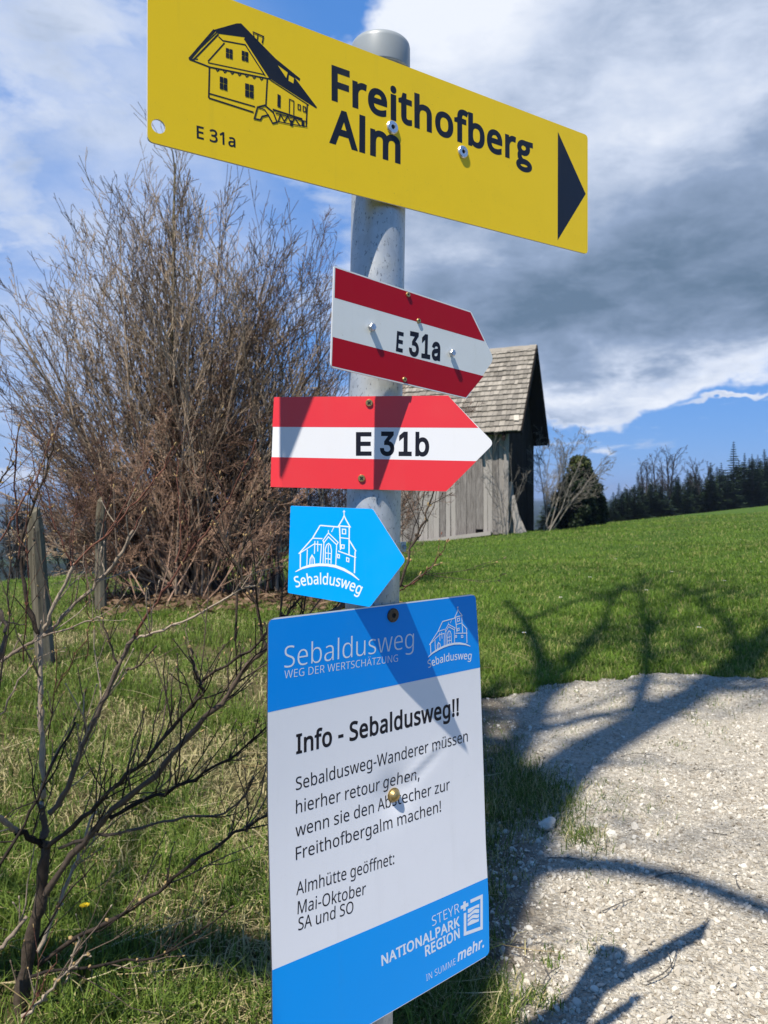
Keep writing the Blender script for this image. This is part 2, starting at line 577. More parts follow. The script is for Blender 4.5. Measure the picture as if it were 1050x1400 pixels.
def f_gravel(t, b):
    co = world_co(t)
    n1 = t.noise(co, 3.0, 5.0, 0.6).outputs['Fac']
    n2 = t.noise(co, 45.0, 6.0, 0.75).outputs['Fac']
    v1 = t.n('ShaderNodeTexVoronoi', {'Scale': 110.0, 'Vector': co})
    v2 = t.n('ShaderNodeTexVoronoi', {'Scale': 260.0, 'Vector': co})
    s1 = t.n('ShaderNodeSeparateXYZ', {0: v1.outputs['Color']}).outputs[0]
    c = t.mix(t.mr(n2, 0.3, 0.7), (0.30, 0.26, 0.20), (0.52, 0.475, 0.385))
    c = t.mix(t.m('MULTIPLY', t.mr(s1, 0.55, 0.9), 0.7), c, (0.56, 0.52, 0.44))
    c = t.mix(t.m('MULTIPLY', t.mr(n1, 0.5, 0.8), 0.45), c, (0.24, 0.20, 0.15))
    sp = t.n('ShaderNodeSeparateXYZ', {0: co})
    d = t.m('SUBTRACT', sp.outputs[0], t.m('ADD', t.m('MULTIPLY', sp.outputs[1], 0.13), 0.10))
    soil = t.m('ADD', t.m('MULTIPLY', d, -3.2), t.m('MULTIPLY', t.noise(co, 7.0, 5.0, 0.65).outputs['Fac'], 1.6))
    c = t.mix(t.m('MULTIPLY', t.mr(soil, 0.35, 1.15), 0.8), c, (0.115, 0.09, 0.062))
    t.set(b.inputs['Base Color'], c)
    b.inputs['Roughness'].default_value = 0.95
    b.inputs['Specular IOR Level'].default_value = 0.15
    h = t.m('ADD', t.m('MULTIPLY', v1.outputs['Distance'], -1.0), t.m('ADD', t.m('MULTIPLY', v2.outputs['Distance'], -0.4), n2))
    bump(t, b, h, 0.9, 0.008)


M['gravel'] = material('limestone_gravel', f_gravel)


def f_stone(t, b):
    co = world_co(t)
    n = t.noise(co, 60.0, 6.0, 0.7).outputs['Fac']
    c = t.mix(tint(t), (0.26, 0.22, 0.165), (0.68, 0.635, 0.54))
    c = t.mix(t.m('MULTIPLY', t.mr(n, 0.5, 0.75), 0.4), c, (0.30, 0.26, 0.20))
    t.set(b.inputs['Base Color'], c)
    b.inputs['Roughness'].default_value = 0.9
    b.inputs['Specular IOR Level'].default_value = 0.2
    bump(t, b, n, 0.5, 0.004)


M['stone'] = material('limestone', f_stone)


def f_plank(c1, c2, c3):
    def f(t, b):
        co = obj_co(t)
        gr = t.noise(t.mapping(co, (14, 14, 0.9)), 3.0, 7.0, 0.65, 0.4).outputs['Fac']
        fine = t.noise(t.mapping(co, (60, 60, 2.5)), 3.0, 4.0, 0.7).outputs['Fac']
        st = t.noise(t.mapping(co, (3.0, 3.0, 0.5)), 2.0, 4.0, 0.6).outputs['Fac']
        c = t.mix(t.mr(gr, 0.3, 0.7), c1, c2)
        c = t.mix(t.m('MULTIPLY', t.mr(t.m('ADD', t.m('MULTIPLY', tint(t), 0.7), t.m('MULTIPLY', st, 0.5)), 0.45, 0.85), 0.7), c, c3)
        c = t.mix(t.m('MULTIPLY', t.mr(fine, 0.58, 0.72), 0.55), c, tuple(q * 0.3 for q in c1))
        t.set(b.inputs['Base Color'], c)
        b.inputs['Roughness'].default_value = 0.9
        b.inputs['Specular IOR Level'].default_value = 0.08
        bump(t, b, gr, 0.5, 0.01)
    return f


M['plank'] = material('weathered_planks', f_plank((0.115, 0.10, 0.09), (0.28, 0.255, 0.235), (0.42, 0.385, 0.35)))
M['shaded_dark_plank'] = material('shaded_dark_planks', f_plank((0.009, 0.007, 0.006), (0.022, 0.016, 0.012), (0.035, 0.026, 0.020)))  # dark aged wood, blackened further so the colour carries the gable's shade
M['post_wood'] = material('weathered_post_wood', f_plank((0.07, 0.06, 0.042), (0.18, 0.16, 0.115), (0.23, 0.215, 0.155)))


def f_shingle(t, b):
    co = world_co(t)
    n = t.noise(co, 2.2, 6.0, 0.65).outputs['Fac']
    n2 = t.noise(co, 26.0, 4.0, 0.7).outputs['Fac']
    c = t.mix(tint(t), (0.165, 0.148, 0.125), (0.345, 0.31, 0.26))
    c = t.mix(t.m('MULTIPLY', t.mr(n, 0.45, 0.75), 0.5), c, (0.15, 0.135, 0.105))
    c = t.mix(t.m('MULTIPLY', t.mr(n2, 0.58, 0.75), 0.35), c, (0.42, 0.39, 0.32))
    t.set(b.inputs['Base Color'], c)
    b.inputs['Roughness'].default_value = 0.9
    b.inputs['Specular IOR Level'].default_value = 0.15


M['shingle'] = material('weathered_roof_tiles', f_shingle)


# ------------------------------------------------------------------ ground sheet, gravel path
def build_ground():
    rr = np.concatenate([[0.0], np.geomspace(0.25, 60, 190), np.geomspace(62, 6000, 120)])
    na = 420
    th = np.arange(na) * 2 * math.pi / na
    X = rr[1:, None] * np.sin(th)
    Y = rr[1:, None] * np.cos(th)
    V = np.concatenate([[[0, 0, float(ground(0, 0))]], np.stack([X, Y, ground(X, Y)], -1).reshape(-1, 3)])
    m = len(rr) - 1
    idx = 1 + np.arange(m * na).reshape(m, na)
    nx = np.roll(idx, -1, axis=1)
    Q = np.stack([idx[:-1], idx[1:], nx[1:], nx[:-1]], -1).reshape(-1, 4)
    T = np.stack([np.zeros(na, int), idx[0], nx[0]], -1)
    o = link('ground', mesh_from('ground', V, Q, T[:, [0, 2, 1]] if False else T, True, None, [M['ground']]))
    tag(o, 'green meadow ground rolling over a brow to wooded hills', None, kind='structure')


PATH_PX = [(600, 1700), (625, 1420), (640, 1330), (632, 1240), (640, 1160), (650, 1100), (648, 1040), (640, 985), (668, 962), (700, 953), (760, 941),
           (820, 932), (880, 928), (960, 931), (1050, 938), (1200, 953), (1500, 985)]
PATH = []
for u_, v_ in PATH_PX:
    y_ = F * CAMZ / (v_ - VH)
    PATH.append(((u_ - UC) / F * y_, y_))
PATH += [(4.4, 2.6), (3.6, 0.4), (0.2, 0.4)]
PATH = np.array(PATH)


def in_path(x, y, grow=0.0):
    """even-odd test, with a ragged edge"""
    x = np.asarray(x, float) + 0.022 * np.sin(y * 23) + 0.012 * np.sin(y * 61 + 1)
    y = np.asarray(y, float) + 0.03 * np.sin(x * 11 + 1) + 0.02 * np.sin(x * 37) - grow
    ins = np.zeros(x.shape, bool)
    n = len(PATH)
    for i in range(n):
        x1, y1 = PATH[i]
        x2, y2 = PATH[(i + 1) % n]
        if y1 == y2:
            continue
        c = ((y1 > y) != (y2 > y)) & (x < (x2 - x1) * (y - y1) / (y2 - y1) + x1)
        ins ^= c
    return ins


def gravel_z(x, y):
    return ground(x, y) + 0.008 + 0.006 * (np.sin(x * 3.1 + y * 2.0) + np.sin(y * 4.3 - x * 1.7)) \
        + 0.0015 * (np.sin(x * 41 + 3 * np.sin(y * 17)) + np.sin(y * 47 + 3 * np.sin(x * 19)))


def build_path():
    st = 0.0125
    xs = np.arange(-0.2, 4.4, st)
    ys = np.arange(0.4, 4.6, st)
    X, Y = np.meshgrid(xs, ys)
    Z = np.maximum(gravel_z(X, Y), ground(X, Y) + 0.004)
    ny, nx = X.shape
    idx = np.arange(ny * nx).reshape(ny, nx)
    cx, cy = X[:-1, :-1] + st / 2, Y[:-1, :-1] + st / 2
    keep = in_path(cx, cy)
    Q = np.stack([idx[:-1, :-1], idx[:-1, 1:], idx[1:, 1:], idx[1:, :-1]], -1)[keep]
    used = np.unique(Q)
    re = np.zeros(ny * nx, int)
    re[used] = np.arange(len(used))
    V = np.stack([X, Y, Z], -1).reshape(-1, 3)[used]
    o = link('gravel_path', mesh_from('gravel_path', V, re[Q], None, True, None, [M['gravel']]))
    tag(o, 'pale limestone gravel path curving past the signpost', None, kind='structure')


def ico():
    p = (1 + 5 ** 0.5) / 2
    V = np.array([(-1, p, 0), (1, p, 0), (-1, -p, 0), (1, -p, 0), (0, -1, p), (0, 1, p), (0, -1, -p), (0, 1, -p),
                  (p, 0, -1), (p, 0, 1), (-p, 0, -1), (-p, 0, 1)], float)
    V /= np.linalg.norm(V[0])
    T = [(0, 11, 5), (0, 5, 1), (0, 1, 7), (0, 7, 10), (0, 10, 11), (1, 5, 9), (5, 11, 4), (11, 10, 2), (10, 7, 6), (7, 1, 8),
         (3, 9, 4), (3, 4, 2), (3, 2, 6), (3, 6, 8), (3, 8, 9), (4, 9, 5), (2, 4, 11), (6, 2, 10), (8, 6, 7), (9, 8, 1)]
    return V, np.array(T)


def subdivide(V, T):
    V = [tuple(v) for v in V]
    mid = {}

    def m(a, b):
        k = (min(a, b), max(a, b))
        if k not in mid:
            q = (np.array(V[a]) + np.array(V[b])) / 2
            V.append(tuple(q / np.linalg.norm(q)))
            mid[k] = len(V) - 1
        return mid[k]
    T2 = []
    for a, b, c in T:
        x, y, z = m(a, b), m(b, c), m(c, a)
        T2 += [(a, x, z), (b, y, x), (c, z, y), (x, y, z)]
    return np.array(V), np.array(T2)


def rough_stone(rng, sub=1, amp=0.28):
    V, T = ico()
    for _ in range(sub):
        V, T = subdivide(V, T)
    V = V.copy()
    for _ in range(7):                                     # cut facets
        n = rng.normal(size=3)
        n /= np.linalg.norm(n)
        d = V @ n
        k = rng.uniform(0.45, 0.85)
        over = np.maximum(d - k, 0)
        V -= over[:, None] * n * 0.9
    V += rng.normal(size=V.shape) * amp * 0.12
    return V, T


def build_pebbles():
    rng = np.random.default_rng(5)
    protos = [rough_stone(rng, 0, 0.9) for _ in range(6)]
    protos2 = [rough_stone(rng, 1, 0.4) for _ in range(6)]
    n = 85000
    y = 1.15 + 3.2 * rng.random(n * 3) ** 1.35
    x = rng.uniform(-0.2, 1.0, n * 3) * (0.8 * y + 0.4) + 0.05
    ok = in_path(x, y)
    # stones lie in loose drifts
    dens = 0.45 + 0.55 * sm(np.sin(x * 2.3 + y * 1.1) + np.sin(y * 3.7 - x * 1.9 + 1) + 0.5 * np.sin(x * 7 + y * 5), -1.2, 1.0)
    edge = sm(x - (0.10 + 0.13 * y) + 0.10 * np.sin(x * 19 + y * 13), -0.12, 0.28)
    ok &= rng.random(n * 3) < dens * (0.25 + 0.75 * edge)
    x, y = x[ok][:n], y[ok][:n]
    n = len(x)
    size = np.minimum(0.0016 * (1 - rng.random(n)) ** -0.48, 0.0080)
    z = np.maximum(gravel_z(x, y), ground(x, y) + 0.004)
    mb = MB()
    for i in range(12):
        sel = np.where(np.arange(n) % 12 == i)[0]
        V, T = (protos + protos2)[i]
        m = len(sel)
        a = rng.uniform(0, 2 * math.pi, m)
        sc = size[sel][:, None] * rng.uniform(0.7, 1.25, (m, 3)) * np.array([1, 1, 0.72])
        ca, sa = np.cos(a), np.sin(a)
        P = V[None] * sc[:, None, :]
        tl = rng.normal(size=(m, 2)) * 0.35
        P[:, :, 2] += P[:, :, 0] * tl[:, :1] + P[:, :, 1] * tl[:, 1:]
        Q = np.stack([P[:, :, 0] * ca[:, None] - P[:, :, 1] * sa[:, None], P[:, :, 0] * sa[:, None] + P[:, :, 1] * ca[:, None], P[:, :, 2]], -1)
        Q += np.stack([x[sel], y[sel], z[sel] + size[sel] * 0.22], -1)[:, None, :]
        TT = (T[None] + (np.arange(m) * len(V))[:, None, None]).reshape(-1, 3)
        tn = np.clip(rng.normal(0.50, 0.27, m), 0, 1)
        mb.add(Q.reshape(-1, 3), None, TT, np.repeat(tn, len(V)))
    o = link('loose_gravel', mb.mesh('loose_gravel', [M['stone']]))
    tag(o, 'loose pale limestone chippings lying all over the path', None, kind='stuff')


def stone_at(u, v, wpx, label, rng, hgt=0.62, group=None, base=None):
    p = on_ground(u, v) if base is None else np.array(base)
    s = wpx / F * p[1] / 2
    V, T = rough_stone(rng, 2, 0.35)
    a = rng.uniform(0, 6.28)
    V = V * np.array([1.0, rng.uniform(0.65, 0.9), hgt])
    V = np.stack([V[:, 0] * math.cos(0.3 * a) - V[:, 1] * math.sin(0.3 * a), V[:, 0] * math.sin(0.3 * a) + V[:, 1] * math.cos(0.3 * a), V[:, 2]], -1) * s
    me = mesh_from('stone', V, None, T, False, {'tint': np.full(len(V), rng.uniform(0.75, 1.0))}, [M['stone']])
    o = link('stone', me, loc=(p[0], p[1], p[2] + s * hgt * 0.55))
    tag(o, label, 'stone', group)


def build_stones():
    rng = np.random.default_rng(12)
    stone_at(748, 1137, 36, 'largest grey white stone, in shade below the dark grass tuft at the path edge', rng, 0.7)
    stone_at(692, 1141, 15, 'small pale stone in the shade left of the largest stone', rng)
    stone_at(836, 1148, 27, 'flat white stone at the right end of the sunlit grass tuft', rng, 0.5)
    stone_at(867, 1139, 19, 'upright white stone just right of the sunlit grass tuft', rng, 0.9)
    stone_at(976, 1113, 19, 'rounded white stone alone on open gravel at the right', rng, 0.8)
    stone_at(1048, 1114, 18, 'white stone cut by the right edge of the photo', rng, 0.9)
    for u, v, w in [(862, 1107, 13), (893, 1123, 12), (884, 1168, 13), (843, 1126, 10), (905, 1141, 9), (818, 1122, 10), (874, 1126, 9), (851, 1162, 11),
                    (798, 1166, 10), (780, 1050, 9), (1005, 1204, 9), (930, 1250, 9), (720, 1345, 11), (975, 1355, 12), (1030, 1330, 11), (905, 1370, 10),
                    (783, 1240, 9), (860, 1275, 9)]:
        stone_at(u, v, w, 'thumbnail sized white stone among the chippings of the gravel path', rng, 0.75, 'small white stones on the path')
    stone_at(250, 1385, 30, 'pale whitish stone half sunk in the shaded grass beside the panel', rng, 0.4)
    stone_at(262, 1358, 17, 'small pale stone in the shaded grass behind the half sunk one', rng, 0.5)


# ------------------------------------------------------------------ grass
def blades(mb, x, y, z, h, w, lean, tn, rng):
    n = len(x)
    a = rng.uniform(0, 2 * math.pi, n)
    dx, dy = np.cos(a), np.sin(a)
    b = a + rng.choice([-1, 1], n) * rng.uniform(0.9, 2.2, n)
    wx, wy = np.cos(b) * w / 2, np.sin(b) * w / 2
    base = np.stack([x, y, z], -1)
    W_ = np.stack([wx, wy, np.zeros(n)], -1)
    m1 = base + np.stack([dx * h * lean * 0.35, dy * h * lean * 0.35, h * (0.62 - 0.18 * lean)], -1)
    tip = base + np.stack([dx * h * lean, dy * h * lean, h * np.maximum(1.0 - 0.62 * lean * lean, 0.12)], -1)
    V = np.stack([base - W_, base + W_, m1 + W_ * 0.75, m1 - W_ * 0.75, tip], 1).reshape(-1, 3)
    i = np.arange(n)[:, None] * 5
    mb.add(V, i + np.array([0, 1, 2, 3]), i + np.array([3, 2, 4]), np.repeat(tn, 5))


def patch(x, y, s=1.0, ph=0.0):
    return 0.5 + 0.17 * (np.sin(x * 2.9 * s + 1.7 * np.sin(y * 1.3 * s + ph)) + np.sin(y * 3.7 * s + 1.3 * np.sin(x * 2.1 * s + ph)) + np.sin((x + y) * 6.1 * s + ph))


# weeds and tufts on and beside the gravel: pixel, radius in px, number, height
TUFTS = [(665, 1000, 40, 420, 0.04), (655, 1150, 40, 500, 0.045), (680, 1190, 40, 240, 0.035), (650, 1230, 40, 420, 0.045), (640, 1300, 40, 420, 0.045), (720, 1130, 40, 300, 0.04), (770, 1100, 34, 260, 0.04),
         (700, 955, 30, 260, 0.04), (760, 943, 30, 240, 0.04), (830, 933, 40, 220, 0.035), (900, 930, 40, 200, 0.035), (980, 934, 40, 200, 0.035), (1040, 940, 30, 160, 0.035),
         (780, 1010, 30, 110, 0.03), (810, 1200, 24, 40, 0.022), (890, 1060, 30, 70, 0.025), (990, 1010, 24, 50, 0.025), (720, 1085, 55, 2600, 0.055), (690, 1040, 30, 500, 0.04), (668, 1110, 40, 800, 0.05), (700, 1010, 26, 260, 0.03), (795, 1150, 30, 420, 0.05),
         (860, 1112, 50, 240, 0.035), (830, 1095, 40, 160, 0.03), (905, 1105, 30, 90, 0.03), (965, 958, 22, 120, 0.035), (690, 985, 40, 260, 0.03),
         (950, 985, 16, 60, 0.03), (925, 1022, 18, 50, 0.025), (840, 965, 16, 60, 0.03), (755, 1315, 20, 60, 0.022), (740, 1370, 26, 110, 0.03),
         (820, 1300, 24, 40, 0.02), (1000, 1110, 14, 40, 0.025), (640, 1385, 60, 1400, 0.05), (600, 1395, 60, 1600, 0.06), (650, 1420, 60, 1000, 0.05), (930, 1160, 40, 50, 0.02), (820, 978, 28, 150, 0.025)]


def build_grass():
    rng = np.random.default_rng(3)
    # rough grass on the near left, green and straw mixed
    mb = MB()
    n = 210000
    y = 1.05 + 6.5 * rng.random(n) ** 1.7
    x = rng.uniform(-1.0, 1.0, n) * (0.62 * y + 0.5) - 0.06 * y - 0.05
    ok = ~in_path(x, y) & (x < 0.35 + 0.02 * y)
    ok &= rng.random(n) < 0.25 + 0.9 * sm(patch(x, y, 1.3), 0.15, 0.75)
    x, y = x[ok], y[ok]
    n = len(x)
    z = ground(x, y)
    pt = patch(x, y, 1.1, 2.0)
    far = sm(y, 2.6, 4.2)
    straw = rng.random(n) < np.clip(0.46 - 0.30 * far - 1.7 * (pt - 0.5), 0.04, 0.85)
    tn = np.where(straw, rng.uniform(0.8, 1.0, n), np.clip(rng.normal(0.32, 0.18, n) + 0.25 * (pt - 0.4), 0.0, 0.55))
    h = rng.uniform(0.025, 0.085, n) * (0.7 + 0.6 * pt)
    lean = np.where(straw, rng.uniform(0.7, 1.25, n), rng.uniform(0.2, 1.0, n))
    blades(mb, x, y, z - 0.002, h, rng.uniform(0.0016, 0.0038, n) * (1 + 0.14 * y), lean, tn, rng)
    o = link('grass', mb.mesh('grass', [M['grass']]))
    tag(o, 'rough spring grass mixed with dry straw blades', None, kind='stuff')
    # taller green tussocks and single pale dead stalks
    mb = MB()
    for _ in range(260):
        cy = 1.3 + 4.5 * rng.random() ** 1.4
        cx = rng.uniform(-1.0, 0.25) * (0.55 * cy + 0.3)
        k = int(rng.integers(30, 90))
        rr = rng.uniform(0.02, 0.06)
        x = cx + rng.normal(size=k) * rr
        y = cy + rng.normal(size=k) * rr
        sel = ~in_path(x, y)
        x, y = x[sel], y[sel]
        k = len(x)
        blades(mb, x, y, ground(x, y) - 0.002, rng.uniform(0.05, 0.12, k), rng.uniform(0.002, 0.004, k), rng.uniform(0.3, 1.0, k),
               np.clip(rng.normal(0.33, 0.13, k), 0, 0.55), rng)
    for u, v, rp, k, h in TUFTS:
        p = on_ground(u, v)
        y = p[1] * (1 + rng.normal(size=k) * rp * 0.55 / (v - VH + 1) * 0.8)
        x = p[0] + rng.normal(size=k) * rp / F * p[1] * 0.55
        blades(mb, x, y, ground(x, y) + 0.002, rng.uniform(0.4, 1.25, k) * h, rng.uniform(0.0016, 0.0032, k), rng.uniform(0.3, 1.1, k),
               np.where(rng.random(k) < 0.22, 0.9, np.clip(rng.normal(0.25, 0.13, k), 0, 0.55)), rng)
    o = link('grass_tufts', mb.mesh('grass_tufts', [M['grass']]))
    tag(o, 'green grass tussocks and weeds growing through the gravel', None, kind='stuff')
    mb = MB()
    tubes = []
    for _ in range(900):
        y = 1.15 + 3.5 * rng.random() ** 1.5
        x = rng.uniform(-1.0, 0.3) * (0.58 * y + 0.3)
        if bool(in_path(np.array([x]), np.array([y]))[0]):
            continue
        a = rng.uniform(0, 6.28)
        L = rng.uniform(0.05, 0.2)
        up = rng.uniform(0.0, 0.35)
        zz = float(ground(x, y)) + rng.uniform(0.004, 0.035)
        P = [np.array([x + math.cos(a + 0.3 * s) * L * s, y + math.sin(a + 0.3 * s) * L * s, zz + L * (up * s - 0.25 * s * s * up)]) for s in (0, 0.35, 0.7, 1.0)]
        tubes.append((P, [0.0012, 0.0011, 0.0009, 0.0005], rng.random()))
    mb.tubes(tubes, 3)
    o = link('dry_stalks', mb.mesh('dry_stalks', [M['straw']]))
    tag(o, 'bleached dead grass stalks lying in the rough grass', None, kind='stuff')
    # short meadow turf to the right and behind
    mb = MB()
    n = 480000
    y = 3.7 + 36 * rng.random(n) ** 2.1
    x = rng.uniform(-0.62, 0.75, n) * (y + 0.6)
    ok = ~in_path(x, y, 0.0) & ((x > 0.2 - 0.02 * (y - 4)) | (y > 6.0))
    x, y = x[ok], y[ok]
    n = len(x)
    pt = patch(x, y, 0.9, 0.7)
    z = ground(x, y)
    h = rng.uniform(0.02, 0.05, n) * (0.6 + 0.8 * pt) * (1 + 0.03 * y)
    big = patch(x, y, 0.33, 4.0)
    dry = rng.random(n) < 0.08 + 0.30 * (1 - pt) * sm(y, 9, 4) + 0.10 * (1 - big)
    tn = np.where(dry, rng.uniform(0.78, 1.0, n), np.clip(rng.normal(0.33, 0.15, n) + 0.5 * (pt - 0.5) + 0.35 * (big - 0.5), 0.0, 0.55))
    blades(mb, x, y, z - 0.004, h, rng.uniform(0.0018, 0.0038, n) * (1 + 0.13 * y), rng.uniform(0.25, 1.0, n), tn, rng)
    for _ in range(600):                                   # ranker clumps in the turf
        cy = 4.3 + 9 * rng.random() ** 1.5
        cx = rng.uniform(-0.35, 0.62) * cy
        k = int(rng.integers(25, 80))
        rr = rng.uniform(0.03, 0.12)
        x, y = cx + rng.normal(size=k) * rr, cy + rng.normal(size=k) * rr
        sel = ~in_path(x, y, 0.03)
        x, y = x[sel], y[sel]
        k = len(x)
        base_t = rng.uniform(0.05, 0.5) if rng.random() < 0.85 else 0.8
        blades(mb, x, y, ground(x, y) - 0.004, rng.uniform(0.03, 0.07, k), rng.uniform(0.002, 0.0045, k) * (1 + 0.1 * y), rng.uniform(0.3, 1.1, k),
               np.clip(rng.normal(base_t, 0.09, k), 0, 1), rng)
    o = link('meadow_turf', mb.mesh('meadow_turf', [M['meadow']]))
    tag(o, 'short bright green turf of the sloping meadow', None, kind='stuff')


def build_litter():
    rng = np.random.default_rng(8)
    mb = MB()
    n = 2600
    y = rng.normal(8.2, 0.75, n)
    x = rng.uniform(-3.0, -0.2, n) * y / 8.2
    keep = y > 6.6
    x, y = x[keep], y[keep]
    n = len(x)
    s = rng.uniform(0.02, 0.055, n)
    a = rng.uniform(0, 6.28, n)
    z = ground(x, y) + rng.uniform(0.01, 0.06, n)
    d1 = np.stack([np.cos(a), np.sin(a), rng.normal(0, 0.35, n)], -1) * s[:, None]
    d2 = np.stack([-np.sin(a), np.cos(a), rng.normal(0, 0.35, n)], -1) * s[:, None] * 0.6
    c = np.stack([x, y, z], -1)
    V = np.stack([c - d1, c + d2, c + d1, c - d2], 1).reshape(-1, 3)
    mb.add(V, np.arange(n)[:, None] * 4 + np.array([0, 1, 2, 3]), None, np.repeat(rng.random(n), 4))
    o = link('leaf_litter', mb.mesh('leaf_litter', [M['dead_leaf']]))
    tag(o, 'brown dead leaves lying under the bare bushes', None, kind='stuff')


def build_dandelion():
    p = on_ground(112, 1268)
    root = thing('dandelion', 'single yellow dandelion flower in the grass right of the shrub trunk', 'flower', tuple(p))
    mb = MB().tubes([([p, p + [0.004, 0, 0.02], p + [0.006, 0, 0.045]], [0.0016, 0.0014, 0.0013])], 5)
    part(root, 'stem', mb, M['grass'])
    mb = MB()
    c = p + np.array([0.006, 0, 0.047])
    for k in range(40):
        a = k * 2.4
        r = 0.003 + 0.009 * (k / 40) ** 0.5
        d = np.array([math.cos(a), math.sin(a), 0])
        q = np.array([-d[1], d[0], 0]) * 0.002
        mb.add([c - q, c + q, c + d * r + q * 0.8 + [0, 0, 0.004], c + d * r - q * 0.8 + [0, 0, 0.004]], [(0, 1, 2, 3)])
    part(root, 'flower_head', mb, M['petal'])


def build_daisies():
    rng = np.random.default_rng(52)
    for u, v in ((883, 818), (938, 741), (1040, 776), (716, 876), (955, 872), (806, 800), (1012, 742), (870, 752), (766, 826), (990, 806), (842, 772), (918, 790)):
        p = on_ground(u, v)
        root = thing('daisy', 'tiny white daisy in the short meadow turf', 'flower', tuple(p), 'white daisies in the meadow')
        h = rng.uniform(0.05, 0.08)
        part(root, 'stem', MB().tubes([([p, p + [0.003, 0, h * 0.5], p + [0.004, 0, h]], [0.0015, 0.0013, 0.0012])], 4), M['grass'])
        c = p + np.array([0.004, 0, h])
        mb = MB()
        for k in range(14):
            a = k * 6.283 / 14
            d = np.array([math.cos(a), math.sin(a) * 0.9, 0.25])
            q = np.array([-math.sin(a), math.cos(a), 0]) * 0.003
            mb.add([c - q * 0.4, c + q * 0.4, c + d * 0.015 + q, c + d * 0.015 - q], [(0, 1, 2, 3)])
        part(root, 'petals', mb, M['white'])
        part(root, 'flower_centre', MB().lathe([(0.005, 0.0), (0.004, 0.003), (0.0001, 0.004)], c + [0, 0, 0.001], [0, 0, 1], 8), M['petal'])


